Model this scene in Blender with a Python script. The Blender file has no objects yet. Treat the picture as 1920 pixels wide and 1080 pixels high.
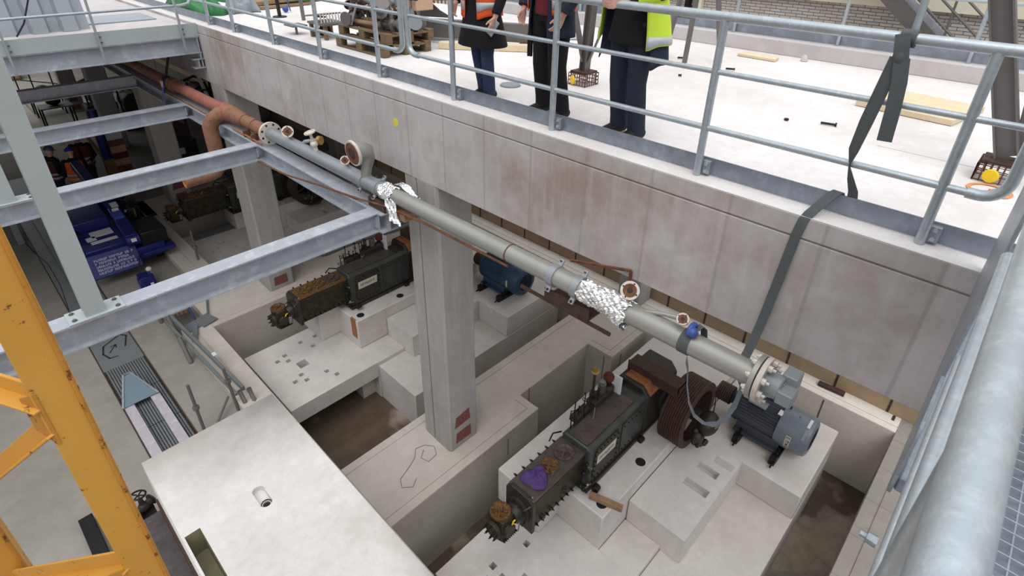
import bpy, math, random
from mathutils import Vector, Matrix, Quaternion
random.seed(7)
scene = bpy.context.scene
COL = scene.collection
PI = math.pi
V = Vector

# ------------------------------------------------------------------ camera
cam_d = bpy.data.cameras.new('camera')
cam = bpy.data.objects.new('camera', cam_d)
COL.objects.link(cam)
R0 = [[0.6938828, -0.7198853, 0.0170824], [-0.3373819, -0.3459703, -0.8754873], [0.6361604, 0.6017223, -0.4829391]]
right, down, fwd = (V(r).normalized() for r in R0)
m = Matrix((right, -down, -fwd)).transposed().to_4x4()
m.translation = V((0, 0, 6.92))
cam.matrix_world = m
cam_d.sensor_width = 36.0
cam_d.lens = 1047.667 / 1920 * 36.0
cam_d.shift_x = (960 - 965.53) / 1920
cam_d.shift_y = (439.20 - 540) / 1920
cam_d.clip_start = 0.02
cam_d.clip_end = 300
cam_d.dof.use_dof = True
cam_d.dof.focus_distance = 6.5
cam_d.dof.aperture_fstop = 9.0
scene.camera = cam

# ------------------------------------------------------------------ light
world = bpy.data.worlds.new('overcast_sky')
scene.world = world
world.use_nodes = True
wn = world.node_tree.nodes; wl = world.node_tree.links
wn.clear()
wo = wn.new('ShaderNodeOutputWorld'); wb = wn.new('ShaderNodeBackground')
tc = wn.new('ShaderNodeTexCoord'); sx = wn.new('ShaderNodeSeparateXYZ'); cr = wn.new('ShaderNodeValToRGB')
wl.new(tc.outputs['Generated'], sx.inputs[0])
mr = wn.new('ShaderNodeMapRange'); mr.inputs[1].default_value = -0.2; mr.inputs[2].default_value = 1.0
wl.new(sx.outputs['Z'], mr.inputs[0]); wl.new(mr.outputs[0], cr.inputs[0])
cr.color_ramp.elements[0].position = 0.1; cr.color_ramp.elements[0].color = (0.26, 0.27, 0.285, 1)
cr.color_ramp.elements[1].position = 0.9; cr.color_ramp.elements[1].color = (1.10, 1.125, 1.15, 1)
wl.new(cr.outputs[0], wb.inputs['Color']); wb.inputs['Strength'].default_value = 1.0
wl.new(wb.outputs[0], wo.inputs[0])
sd = bpy.data.lights.new('sun', 'SUN'); sd.energy = 1.15; sd.angle = math.radians(50); sd.color = (1.0, 0.985, 0.96)
sun = bpy.data.objects.new('sun', sd); COL.objects.link(sun)
sun.rotation_euler = (math.radians(18), math.radians(-22), 0)
sun.location = (0, 0, 30)
scene.view_settings.view_transform = 'Standard'
scene.view_settings.look = 'None'
scene.view_settings.gamma = 1.0
scene.view_settings.use_curve_mapping = False
scene.view_settings.exposure = 0.36

# ------------------------------------------------------------------ materials
def lin(c):
    return tuple(((v / 12.92) if v <= 0.04045 else ((v + 0.055) / 1.055) ** 2.4) for v in (x / 255 for x in c))

class NT:
    def __init__(s, name):
        s.m = bpy.data.materials.new(name); s.m.use_nodes = True
        s.t = s.m.node_tree; s.n = s.t.nodes; s.l = s.t.links
        s.b = s.n['Principled BSDF']
        s.co = s.n.new('ShaderNodeTexCoord').outputs['Object']
    def mapped(s, scale):
        mp = s.n.new('ShaderNodeMapping'); s.l.new(s.co, mp.inputs[0]); mp.inputs['Scale'].default_value = scale
        return mp.outputs[0]
    def noise(s, scale, detail=4, rough=0.6, vec=None, out='Fac'):
        n = s.n.new('ShaderNodeTexNoise'); n.inputs['Scale'].default_value = scale
        n.inputs['Detail'].default_value = detail; n.inputs['Roughness'].default_value = rough
        s.l.new(vec if vec is not None else s.co, n.inputs['Vector'])
        return n.outputs[out]
    def ramp(s, f, stops):
        r = s.n.new('ShaderNodeValToRGB'); s.l.new(f, r.inputs[0])
        e = r.color_ramp.elements
        while len(e) < len(stops): e.new(0.5)
        for i, (p, c) in enumerate(stops):
            e[i].position = p
            e[i].color = (c, c, c, 1) if isinstance(c, (int, float)) else (*c, 1)
        return r.outputs[0]
    def mix(s, f, a, b, mode='MIX'):
        x = s.n.new('ShaderNodeMix'); x.data_type = 'RGBA'; x.blend_type = mode
        for i, v in ((0, f), (6, a), (7, b)):
            if hasattr(v, 'is_output'): s.l.new(v, x.inputs[i])
            elif i == 0: x.inputs[0].default_value = v
            else: x.inputs[i].default_value = (*v, 1) if len(v) == 3 else v
        return x.outputs[2]
    def math(s, op, a, b=0.0):
        x = s.n.new('ShaderNodeMath'); x.operation = op
        for i, v in ((0, a), (1, b)):
            if hasattr(v, 'is_output'): s.l.new(v, x.inputs[i])
            else: x.inputs[i].default_value = v
        return x.outputs[0]
    def col(s, c):
        if hasattr(c, 'is_output'): s.l.new(c, s.b.inputs['Base Color'])
        else: s.b.inputs['Base Color'].default_value = (*c, 1)
    def set(s, **k):
        for a, v in k.items():
            i = s.b.inputs[a.replace('_', ' ')]
            if hasattr(v, 'is_output'): s.l.new(v, i)
            else: i.default_value = v
    def bump(s, h, strength=0.3, dist=0.01):
        b = s.n.new('ShaderNodeBump'); b.inputs['Strength'].default_value = strength; b.inputs['Distance'].default_value = dist
        s.l.new(h, b.inputs['Height']); s.l.new(b.outputs[0], s.b.inputs['Normal'])

M = {}
def concrete(name, base, dark=0.8, stain=None, stain_amt=0.35, streak=0.0, panel=None, scale=1.0, grain=0.25):
    n = NT(name); base = lin(base)
    d = tuple(v * dark for v in base)
    c = n.mix(n.ramp(n.noise(1.3 * scale, 6, 0.62), [(0.35, 0.0), (0.68, 1.0)]), base, d)
    c = n.mix(n.ramp(n.noise(9 * scale, 5, 0.7), [(0.45, 0.0), (0.75, 0.6)]), c, tuple(v * 0.82 for v in base))
    c = n.mix(n.ramp(n.noise(34 * scale, 4, 0.75), [(0.52, 0.0), (0.8, 0.55)]), c, tuple(v * 0.74 for v in base))
    c = n.mix(n.ramp(n.noise(3.1 * scale, 6, 0.7), [(0.5, 0.0), (0.78, 0.5)]), c, tuple(min(0.95, v * 1.16) for v in base))
    if stain:
        c = n.mix(n.math('MULTIPLY', n.ramp(n.noise(0.55 * scale, 5, 0.7), [(0.48, 0.0), (0.66, 1.0)]), stain_amt), c, lin(stain))
    if streak:
        sv = n.mapped((6, 6, 0.55))
        c = n.mix(n.ramp(n.noise(1.4, 5, 0.65, sv), [(0.46, 0.0), (0.72, streak * 0.7)]), c, tuple(v * 0.75 for v in base))
        c = n.mix(n.ramp(n.noise(2.3, 4, 0.65, sv), [(0.5, 0.0), (0.7, streak * 0.5)]), c, tuple(min(1, v * 1.15) for v in base))
    if panel:
        ax, w = panel
        sp = n.n.new('ShaderNodeSeparateXYZ'); n.l.new(n.co, sp.inputs[0])
        q = n.math('DIVIDE', sp.outputs[ax], w)
        fr = n.math('FRACT', q); fl = n.math('FLOOR', q)
        wn_ = n.n.new('ShaderNodeTexWhiteNoise'); wn_.noise_dimensions = '1D'; n.l.new(fl, wn_.inputs['W'])
        c = n.mix(n.math('MULTIPLY', wn_.outputs[0], 0.2), c, tuple(v * 0.72 for v in base))
        e = n.math('MINIMUM', fr, n.math('SUBTRACT', 1.0, fr))
        jit = n.math('MULTIPLY', n.noise(5, 3), 0.012 / w)
        c = n.mix(n.math('MULTIPLY', n.ramp(n.math('SUBTRACT', e, jit), [(0.0, 1.0), (0.012 / w, 0.0)]), 0.42), c, tuple(v * 0.5 for v in base))
    n.col(c); n.set(Roughness=0.9, Specular_IOR_Level=0.25)
    n.bump(n.noise(60 * scale, 4, 0.7), grain, 0.004)
    M[name] = n.m
concrete('concrete_beam', (190, 184, 183), 0.88, (146, 128, 114), 0.9, 0.5, (1, 0.62))
concrete('concrete_deck', (222, 218, 217), 0.93, (202, 192, 186), 0.6)
concrete('concrete_ledge', (196, 190, 188), 0.82)
concrete('concrete_plinth', (214, 208, 204), 0.88, (188, 178, 170), 0.5)
concrete('concrete_block', (224, 220, 217), 0.9, (190, 181, 168), 0.55, scale=1.2)
concrete('concrete_wall', (182, 173, 166), 0.85, (150, 142, 134), 0.5, True)
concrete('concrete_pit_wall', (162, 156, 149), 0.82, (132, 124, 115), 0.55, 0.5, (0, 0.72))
concrete('concrete_edge', (196, 188, 180), 0.86, (170, 158, 146), 0.5)
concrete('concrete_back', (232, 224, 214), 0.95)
concrete('concrete_column', (172, 168, 165), 0.85, (150, 145, 140), 0.45, 0.75)
concrete('concrete_floor', (148, 144, 137), 0.84, (122, 116, 106), 0.55)
concrete('concrete_kerb', (196, 190, 190), 0.88)
concrete('panel_tan', (176, 152, 124), 0.86, (140, 116, 92), 0.5)
concrete('notch_render', (158, 152, 122), 0.8)
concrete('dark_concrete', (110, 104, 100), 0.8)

def paint(name, c, rough=0.5, metal=0.0, var=0.85, scale=3.0, spots=None, spot_amt=0.6, spot_pos=(0.62, 0.7), spot_scale=None, bump=0.05):
    n = NT(name); c = lin(c)
    k = n.mix(n.ramp(n.noise(scale, 5, 0.65), [(0.35, 0.0), (0.7, 1.0)]), c, tuple(v * var for v in c))
    if spots:
        k = n.mix(n.math('MULTIPLY', n.ramp(n.noise(spot_scale or scale * 3, 5, 0.7), [(spot_pos[0], 0.0), (spot_pos[1], 1.0)]), spot_amt), k, lin(spots))
    n.col(k); n.set(Roughness=rough, Metallic=metal, Specular_IOR_Level=0.4)
    if bump: n.bump(n.noise(scale * 14, 4, 0.7), bump * 4, 0.004)
    M[name] = n.m
paint('galvanised', (150, 157, 166), 0.42, 0.55, 0.8, 6.0, (180, 188, 198), 0.6, (0.5, 0.7), 16)
paint('galvanised_tube', (176, 184, 190), 0.36, 0.55, 0.88, 8.0, (196, 204, 210), 0.5, (0.5, 0.65), 26)
paint('galvanised_plate', (140, 146, 158), 0.4, 0.5, 0.78, 3.0, (158, 166, 184), 0.6, (0.48, 0.66), 7)
paint('beam_steel', (172, 176, 186), 0.45, 0.2, 0.86, 3.0, (204, 208, 214), 0.5, (0.5, 0.65), 7)
paint('post_steel', (176, 185, 186), 0.5, 0.15, 0.92, 2.0, (160, 170, 174), 0.5, (0.55, 0.7), 5)
paint('machine_dark', (62, 58, 54), 0.42, 0.3, 0.65, 5.0, (84, 72, 58), 0.55, (0.5, 0.7), 9, 0.15)
paint('machine_green', (74, 77, 74), 0.4, 0.25, 0.75, 4.0, (52, 46, 42), 0.6, (0.5, 0.68), 7, 0.1)
paint('machine_olive', (66, 62, 44), 0.45, 0.3, 0.6, 8.0, (40, 34, 26), 0.7, (0.48, 0.62), 12, 0.2)
paint('machine_top', (96, 86, 82), 0.38, 0.3, 0.75, 5.0, (64, 52, 44), 0.6, (0.5, 0.66), 9, 0.1)
paint('rust_gold', (126, 92, 52), 0.7, 0.2, 0.55, 14.0, (60, 42, 26), 0.8, (0.48, 0.6), 30, 0.25)
paint('rust', (124, 82, 58), 0.8, 0.1, 0.6, 9.0, (70, 44, 32), 0.7, (0.5, 0.65), 22, 0.2)
paint('rust_dark', (82, 60, 52), 0.65, 0.2, 0.7, 9.0, (52, 36, 30), 0.7, (0.5, 0.65), 22, 0.15)
paint('rust_orange', (170, 112, 70), 0.7, 0.1, 0.75, 8.0, (110, 66, 42), 0.6, (0.5, 0.68), 14, 0.1)
paint('red_primer', (158, 98, 84), 0.65, 0.0, 0.82, 4.0, (110, 72, 56), 0.6, (0.52, 0.66), 8, 0.06)
paint('brown_primer', (140, 100, 78), 0.65, 0.0, 0.8, 4.0, (104, 72, 54), 0.6, (0.52, 0.66), 8, 0.06)
paint('pipe_grey', (158, 157, 152), 0.36, 0.35, 0.92, 3.0, (150, 146, 138), 0.5, (0.56, 0.72), 6, 0.03)
paint('pipe_blue_grey', (150, 154, 160), 0.36, 0.35, 0.92, 3.0, (146, 148, 150), 0.5, (0.56, 0.72), 6, 0.03)
paint('flange_white', (206, 196, 186), 0.55, 0.0, 0.85, 9.0, (170, 138, 110), 0.6, (0.55, 0.7), 18, 0.06)
paint('yellow_paint', (210, 154, 64), 0.55, 0.0, 0.92, 2.0, (112, 66, 42), 0.9, (0.615, 0.65), 15, 0.04)
paint('yellow_rusty', (196, 134, 54), 0.55, 0.0, 0.85, 4.0, (106, 58, 34), 0.95, (0.58, 0.64), 12, 0.08)
paint('blue_paint', (32, 38, 106), 0.32, 0.0, 0.75, 2.0, (24, 28, 84), 0.5, (0.52, 0.66), 6, 0.02)
paint('blue_light', (64, 84, 160), 0.4, 0.0, 0.8, 3.0)
paint('motor_dark', (66, 70, 80), 0.45, 0.1, 0.85, 3.0)
paint('plate_blue_grey', (104, 122, 136), 0.4, 0.1, 0.9, 3.0)
paint('case_grey', (88, 80, 80), 0.5, 0.2, 0.7, 5.0, (60, 52, 52), 0.6, (0.5, 0.65), 9)
paint('motor_grey', (112, 120, 130), 0.35, 0.05, 0.93, 2.0)
paint('motor_blue', (52, 76, 104), 0.38, 0.05, 0.85, 3.0)
paint('terminal_grey', (140, 146, 150), 0.4, 0.05, 0.9, 3.0)
paint('black_metal', (34, 32, 32), 0.45, 0.3, 0.7, 6.0, (64, 52, 44), 0.4, (0.56, 0.7), 12, 0.1)
paint('rubber', (30, 30, 32), 0.7, 0.0, 0.8, 5.0)
paint('dark_steel', (116, 111, 110), 0.5, 0.35, 0.85, 3.0, (120, 96, 82), 0.4, (0.56, 0.7), 8)
paint('white_steel', (205, 200, 198), 0.5, 0.0, 0.9, 4.0, (170, 160, 156), 0.5, (0.56, 0.7), 9)
paint('lilac_steel', (176, 170, 178), 0.5, 0.0, 0.9, 4.0, (200, 196, 200), 0.5, (0.5, 0.66), 9)
paint('bolt_white', (212, 204, 194), 0.45, 0.2, 0.85, 20.0)
paint('steel_bright', (150, 148, 146), 0.3, 0.8, 0.8, 10.0)
paint('brass', (176, 144, 84), 0.35, 0.7, 0.7, 12.0)
paint('wood_raw', (220, 202, 170), 0.75, 0.0, 0.92, 5.0, (206, 180, 140), 0.5, (0.5, 0.7), 12)
paint('wood_pallet', (122, 101, 74), 0.85, 0.0, 0.75, 5.0, (96, 78, 60), 0.6, (0.5, 0.66), 10, 0.1)
paint('wood_old', (158, 128, 98), 0.85, 0.0, 0.8, 8.0, (108, 84, 64), 0.6, (0.5, 0.66), 14, 0.1)
paint('cardboard', (196, 164, 136), 0.85, 0.0, 0.92, 4.0)
paint('strap_grey', (84, 88, 90), 0.85, 0.0, 0.85, 20.0)
paint('strap_light', (120, 126, 132), 0.8, 0.0, 0.85, 20.0)
paint('tarp_green', (52, 128, 72), 0.45, 0.0, 0.55, 3.0)
paint('tarp_grey', (150, 158, 164), 0.4, 0.0, 0.7, 5.0)
paint('paper', (216, 216, 220), 0.7, 0.0, 0.95, 5.0)
paint('label_white', (214, 208, 194), 0.6, 0.0, 0.85, 9.0)
paint('ink', (40, 38, 40), 0.7, 0.0, 0.95, 5.0)
paint('letter_blue_white', (190, 196, 220), 0.6, 0.0, 0.9, 9.0)
paint('purple_cloth', (82, 58, 118), 0.9, 0.0, 0.7, 9.0, bump=0.15)
paint('yellow_cap', (238, 200, 40), 0.5, 0.0, 0.95, 5.0)
paint('yellow_mark', (214, 206, 60), 0.8, 0.0, 0.9, 12.0)
paint('orange_mark', (226, 150, 96), 0.9, 0.0, 0.8, 30.0)
paint('red_mark', (128, 76, 72), 0.8, 0.0, 0.8, 18.0, (170, 130, 120), 0.6, (0.56, 0.68), 26)
paint('cream_render', (226, 218, 196), 0.9, 0.0, 0.95, 1.0)
paint('orange_vest', (238, 96, 40), 0.75, 0.0, 0.88, 6.0)
paint('yellow_vest', (206, 232, 66), 0.7, 0.0, 0.9, 6.0)
paint('reflective', (186, 190, 196), 0.4, 0.1, 0.92, 9.0)
paint('jeans', (46, 60, 88), 0.9, 0.0, 0.75, 7.0, (66, 84, 112), 0.5, (0.5, 0.7), 5, 0.1)
paint('jeans_dark', (38, 44, 60), 0.9, 0.0, 0.8, 6.0, (56, 64, 80), 0.5, (0.52, 0.7), 5, 0.1)
paint('black_cloth', (24, 23, 27), 0.95, 0.0, 0.8, 8.0, bump=0.1)
paint('navy_cloth', (40, 46, 66), 0.9, 0.0, 0.85, 7.0, bump=0.1)
paint('red_cloth', (110, 32, 42), 0.9, 0.0, 0.85, 7.0)
paint('white_cloth', (214, 216, 222), 0.85, 0.0, 0.92, 7.0)
paint('dark_red_cloth', (92, 48, 42), 0.9, 0.0, 0.85, 7.0)
paint('skin', (216, 168, 150), 0.55, 0.0, 0.92, 12.0)
paint('hair', (70, 52, 40), 0.7, 0.0, 0.7, 20.0)
paint('helmet_blue', (38, 54, 130), 0.35, 0.0, 0.95, 3.0)
paint('helmet_grey', (70, 82, 104), 0.4, 0.0, 0.95, 3.0)
paint('phone_grey', (150, 154, 156), 0.25, 0.4, 0.95, 3.0)
paint('corrugated', (166, 172, 180), 0.45, 0.35, 0.9, 2.0, (140, 146, 156), 0.5, (0.52, 0.7), 3)
paint('shoe', (34, 30, 28), 0.6, 0.0, 0.8, 8.0)
paint('duct_grey', (120, 124, 126), 0.5, 0.2, 0.9, 3.0)

n = NT('foil'); n.col((0.93, 0.93, 0.94)); n.set(Roughness=0.3, Metallic=1.0); M['foil'] = n.m

n = NT('pit_mud')
wet = n.ramp(n.noise(0.55, 4, 0.5), [(0.47, 0.0), (0.53, 1.0)])
c = n.mix(wet, lin((92, 80, 68)), lin((168, 154, 138)))
c = n.mix(n.ramp(n.noise(5, 5, 0.7), [(0.4, 0.0), (0.7, 0.5)]), c, lin((110, 98, 84)))
n.col(c); n.set(Roughness=n.ramp(wet, [(0.0, 0.08), (1.0, 0.8)]), Specular_IOR_Level=0.5)
M['pit_mud'] = n.m

n = NT('brick')
bt = n.n.new('ShaderNodeTexBrick'); bt.inputs['Scale'].default_value = 1.0
bt.inputs['Brick Width'].default_value = 0.26; bt.inputs['Row Height'].default_value = 0.068
bt.inputs['Mortar Size'].default_value = 0.008; bt.inputs['Mortar Smooth'].default_value = 0.1
for k, c in (('Color1', (206, 198, 192)), ('Color2', (186, 178, 172)), ('Mortar', (112, 106, 104))):
    bt.inputs[k].default_value = (*lin(c), 1)
sp = n.n.new('ShaderNodeSeparateXYZ'); cb = n.n.new('ShaderNodeCombineXYZ'); n.l.new(n.co, sp.inputs[0])
n.l.new(sp.outputs[1], cb.inputs[0]); n.l.new(sp.outputs[2], cb.inputs[1]); n.l.new(cb.outputs[0], bt.inputs['Vector'])
n.col(bt.outputs['Color']); n.set(Roughness=0.85); n.bump(bt.outputs['Fac'], 0.4, -0.006); M['brick'] = n.m

# ------------------------------------------------------------------ mesh builder
OFF = {}          # world offset of every empty / parent
SPLIT = {'bolt', 'cover_bolt', 'flange_bolt', 'head_bolt', 'bolt_hole', 'grease_fitting', 'oil_pipe', 'foot_lug', 'foot', 'actuator_pad', 'shoe', 'clamp_bolt', 'white_sticker',
         'lubricator', 'lubricator_pipe', 'gauges', 'saddle', 'trace_tube', 'guard_leg', 'end_flange_bolt', 'thin_pipes', 'brace_pair', 'joint', 'cross_bar', 'rung', 'timber_posts', 'steel_rail', 'tension_bolt', 'edge_plate'}
class MB:
    def __init__(s): s.v = []; s.f = []; s.marks = []
    def add(s, vs, fs):
        o = len(s.v); s.marks.append((o, len(s.f))); s.v += [V(p) for p in vs]; s.f += [tuple(i + o for i in f) for f in fs]; return s
    def box(s, x0, x1, y0, y1, z0, z1):
        vs = [(x, y, z) for z in (z0, z1) for y in (y0, y1) for x in (x0, x1)]
        return s.add(vs, [(0, 2, 3, 1), (4, 5, 7, 6), (0, 1, 5, 4), (2, 6, 7, 3), (0, 4, 6, 2), (1, 3, 7, 5)])
    def obox(s, c, size, mat):
        vs = [V(c) + mat @ V((x * size[0] / 2, y * size[1] / 2, z * size[2] / 2)) for z in (-1, 1) for y in (-1, 1) for x in (-1, 1)]
        return s.add(vs, [(0, 2, 3, 1), (4, 5, 7, 6), (0, 1, 5, 4), (2, 6, 7, 3), (0, 4, 6, 2), (1, 3, 7, 5)])
    def bar(s, a, b, w, h, up=(0, 0, 1)):
        a = V(a); b = V(b); d = (b - a); L = d.length; d.normalize()
        u = V(up)
        if abs(d.dot(u)) > 0.98: u = V((1, 0, 0))
        r = d.cross(u).normalized(); u = r.cross(d).normalized()
        return s.obox((a + b) / 2, (L, w, h), Matrix((d, r, u)).transposed())
    def rings(s, rings, cap0=True, cap1=True, closed=False):
        n = len(rings[0]); vs = [p for r in rings for p in r]; fs = []
        k = len(rings)
        for i in range(k if closed else k - 1):
            a = i * n; b = ((i + 1) % k) * n
            for j in range(n):
                jj = (j + 1) % n; fs.append((a + j, a + jj, b + jj, b + j))
        if not closed:
            if cap0: fs.append(tuple(reversed(range(n))))
            if cap1: fs.append(tuple((k - 1) * n + j for j in range(n)))
        return s.add(vs, fs)
    def tube(s, pts, r, n=14, cap=True, closed=False):
        pts = [V(p) for p in pts]; rs = r if isinstance(r, (list, tuple)) else [r] * len(pts)
        k = len(pts); out = []; prev = None
        for i in range(k):
            if closed: t = pts[(i + 1) % k] - pts[i - 1]
            else: t = pts[min(i + 1, k - 1)] - pts[max(i - 1, 0)]
            t.normalize()
            if prev is None:
                ref = V((0, 0, 1)) if abs(t.z) < 0.9 else V((1, 0, 0))
                u = t.cross(ref).normalized()
            else:
                u = prev - t * prev.dot(t)
                u = u.normalized() if u.length > 1e-6 else t.orthogonal().normalized()
            prev = u; w = t.cross(u)
            out.append([pts[i] + (u * math.cos(2 * PI * j / n) + w * math.sin(2 * PI * j / n)) * rs[i] for j in range(n)])
        return s.rings(out, cap, cap, closed)
    def cyl(s, a, b, r0, r1=None, n=20):
        return s.tube([a, b], [r0, r0 if r1 is None else r1], n)
    def lathe(s, c, axis, prof, n=28):
        # prof: (distance along axis, radius)
        c = V(c); t = V(axis).normalized(); u = t.orthogonal().normalized(); w = t.cross(u)
        return s.rings([[c + t * h + (u * math.cos(2 * PI * j / n) + w * math.sin(2 * PI * j / n)) * max(r, 1e-4) for j in range(n)] for h, r in prof])
    def ring(s, c, axis, ro, ri, h, n=28):
        c = V(c); t = V(axis).normalized(); u = t.orthogonal().normalized(); w = t.cross(u)
        def cir(hh, r): return [c + t * hh + (u * math.cos(2 * PI * j / n) + w * math.sin(2 * PI * j / n)) * r for j in range(n)]
        return s.rings([cir(0, ri), cir(0, ro), cir(h, ro), cir(h, ri)], closed=True)
    def torus(s, c, axis, R, r, n=24, k=8):
        c = V(c); t = V(axis).normalized(); u = t.orthogonal().normalized(); w = t.cross(u)
        return s.tube([c + (u * math.cos(2 * PI * j / n) + w * math.sin(2 * PI * j / n)) * R for j in range(n)], r, k, closed=True)
    def sphere(s, c, r, sx=1, sy=1, sz=1, n=14, k=9):
        c = V(c)
        return s.rings([[c + V((sx * r * math.sin(a) * math.cos(2 * PI * j / n), sy * r * math.sin(a) * math.sin(2 * PI * j / n), -sz * r * math.cos(a))) for j in range(n)]
                        for a in [max(0.02, min(PI - 0.02, PI * i / k)) for i in range(k + 1)]])
    def prism(s, poly, o, u, w, d):
        # poly of (a, b) in axes u, w from o, extruded along vector d
        o = V(o); u = V(u); w = V(w); d = V(d); n = len(poly)
        p = [o + u * a + w * b for a, b in poly]
        vs = p + [q + d for q in p]
        return s.add(vs, [tuple(reversed(range(n))), tuple(range(n, 2 * n))] + [(i, (i + 1) % n, n + (i + 1) % n, n + i) for i in range(n)])
    def hbeam(s, a, b, h, w, tf, tw, up=(0, 0, 1)):
        a = V(a); b = V(b); d = b - a; u = V(up); r = d.normalized().cross(u).normalized()
        poly = [(-w/2, 0), (w/2, 0), (w/2, -tf), (tw/2, -tf), (tw/2, -h + tf), (w/2, -h + tf), (w/2, -h), (-w/2, -h), (-w/2, -h + tf), (-tw/2, -h + tf), (-tw/2, -tf), (-w/2, -tf)]
        return s.prism(poly, a, r, u, d)
    def sheet(s, fn, nu, nv, th=None):
        vs = [V(fn(i / nu, j / nv)) for i in range(nu + 1) for j in range(nv + 1)]
        fs = [(i * (nv + 1) + j, (i + 1) * (nv + 1) + j, (i + 1) * (nv + 1) + j + 1, i * (nv + 1) + j + 1) for i in range(nu) for j in range(nv)]
        return s.add(vs, fs)
    def ribbon(s, pts, side, w, th):
        # flat strap: pts path, side = width direction per point or one vector
        k = len(pts); rr = []
        for i in range(k):
            p = V(pts[i]); t = (V(pts[min(i + 1, k - 1)]) - V(pts[max(i - 1, 0)])).normalized()
            sd_ = V(side[i]) if isinstance(side, list) else V(side)
            sd_ = (sd_ - t * sd_.dot(t)).normalized(); nn = t.cross(sd_)
            ww = w[i] if isinstance(w, list) else w
            rr.append([p + sd_ * a * ww / 2 + nn * b * th / 2 for a, b in ((-1, -1), (1, -1), (1, 1), (-1, 1))])
        return s.rings(rr)
    def pieces(s):
        # shapes that touch stay one piece
        mk = s.marks + [(len(s.v), len(s.f))]; bx = []
        for (a, fa), (b, fb) in zip(mk, mk[1:]):
            q = s.v[a:b]; bx.append([min(p[i] for p in q) - 0.001 for i in range(3)] + [max(p[i] for p in q) + 0.001 for i in range(3)])
        g = list(range(len(bx)))
        def root(i):
            while g[i] != i: i = g[i]
            return i
        for i in range(len(bx)):
            for j in range(i):
                if all(bx[i][k] <= bx[j][k + 3] and bx[j][k] <= bx[i][k + 3] for k in range(3)): g[root(i)] = root(j)
        out = {}
        for i, ((a, fa), (b, fb)) in enumerate(zip(mk, mk[1:])):
            m_ = out.setdefault(root(i), MB()); o = len(m_.v) - a
            m_.v += s.v[a:b]; m_.f += [tuple(k + o for k in f) for f in s.f[fa:fb]]
        return list(out.values())
    def build(s, name, mat, parent=None, bevel=0.0, smooth=35, thick=0.0, subsurf=0, mods=None):
        if name in SPLIT and parent is not None and len(s.marks) > 1:
            ps = s.pieces()
            if len(ps) > 1: return [p.build(name, mat, parent, bevel, smooth, thick, subsurf, mods) for p in ps][0]
        if parent is not None:
            o0 = OFF[parent.name]
        else:
            xs = [p.x for p in s.v]; ys = [p.y for p in s.v]; zs = [p.z for p in s.v]
            o0 = V(((min(xs) + max(xs)) / 2, (min(ys) + max(ys)) / 2, min(zs)))
        me = bpy.data.meshes.new(name)
        me.from_pydata([tuple(p - o0) for p in s.v], [], s.f)
        me.materials.append(M[mat])
        import bmesh
        bm = bmesh.new(); bm.from_mesh(me); bmesh.ops.recalc_face_normals(bm, faces=bm.faces); bm.to_mesh(me); bm.free()
        ob = bpy.data.objects.new(name, me); COL.objects.link(ob)
        if parent is not None: ob.parent = parent; OFF[ob.name] = o0.copy()
        else: ob.location = o0; OFF[ob.name] = o0.copy()
        if smooth:
            for p in me.polygons: p.use_smooth = True
            me.set_sharp_from_angle(angle=math.radians(smooth))
        if thick:
            md = ob.modifiers.new('thickness', 'SOLIDIFY'); md.thickness = thick; md.offset = 0
        if subsurf:
            md = ob.modifiers.new('subdivision', 'SUBSURF'); md.levels = subsurf; md.render_levels = subsurf
        if bevel:
            md = ob.modifiers.new('bevel', 'BEVEL'); md.width = bevel; md.segments = 2; md.limit_method = 'ANGLE'; md.angle_limit = math.radians(40)
        for f in (mods or []): f(ob)
        return ob

def tag(o, label, cat, group=None, kind=None):
    o['label'] = label; o['category'] = cat
    if group: o['group'] = group
    if kind: o['kind'] = kind
    return o
def thing(name, label, cat, loc, group=None):
    o = bpy.data.objects.new(name, None); COL.objects.link(o)
    o.empty_display_size = 0.1
    o.location = loc; OFF[o.name] = V(loc)
    return tag(o, label, cat, group)
def each(mb, name, mat, label, cat, group, **k):
    return [tag(p.build(name, mat, **k), label, cat, group) for p in mb.pieces()]
def struct(o): o['kind'] = 'structure'; return o
def copy_tree(o, delta=None, parent=None):
    c = o.copy(); COL.objects.link(c); c.parent = parent
    OFF[c.name] = OFF[o.name].copy()
    if delta is not None:
        c.location = o.location + V(delta); OFF[c.name] += V(delta)
    for ch in list(o.children): copy_tree(ch, None, c)
    return c
def find(o, prefix):
    return [c for c in o.children if c.name.split('.')[0] == prefix]
def remesh(vox, smooth_it=3):
    def f(ob):
        md = ob.modifiers.new('union', 'REMESH'); md.mode = 'VOXEL'; md.voxel_size = vox; md.use_smooth_shade = True
        sm = ob.modifiers.new('relax', 'SMOOTH'); sm.iterations = smooth_it; sm.factor = 0.5
    return f
def arc(c, a, b, r, t0, t1, n=8):
    c = V(c); a = V(a); b = V(b)
    return [c + (a * math.cos(t0 + (t1 - t0) * i / n) + b * math.sin(t0 + (t1 - t0) * i / n)) * r for i in range(n + 1)]
# ================================================================== SETTING
S = 5.89           # spacing of the machine bays
B = lambda *a: MB().box(*a)

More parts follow.
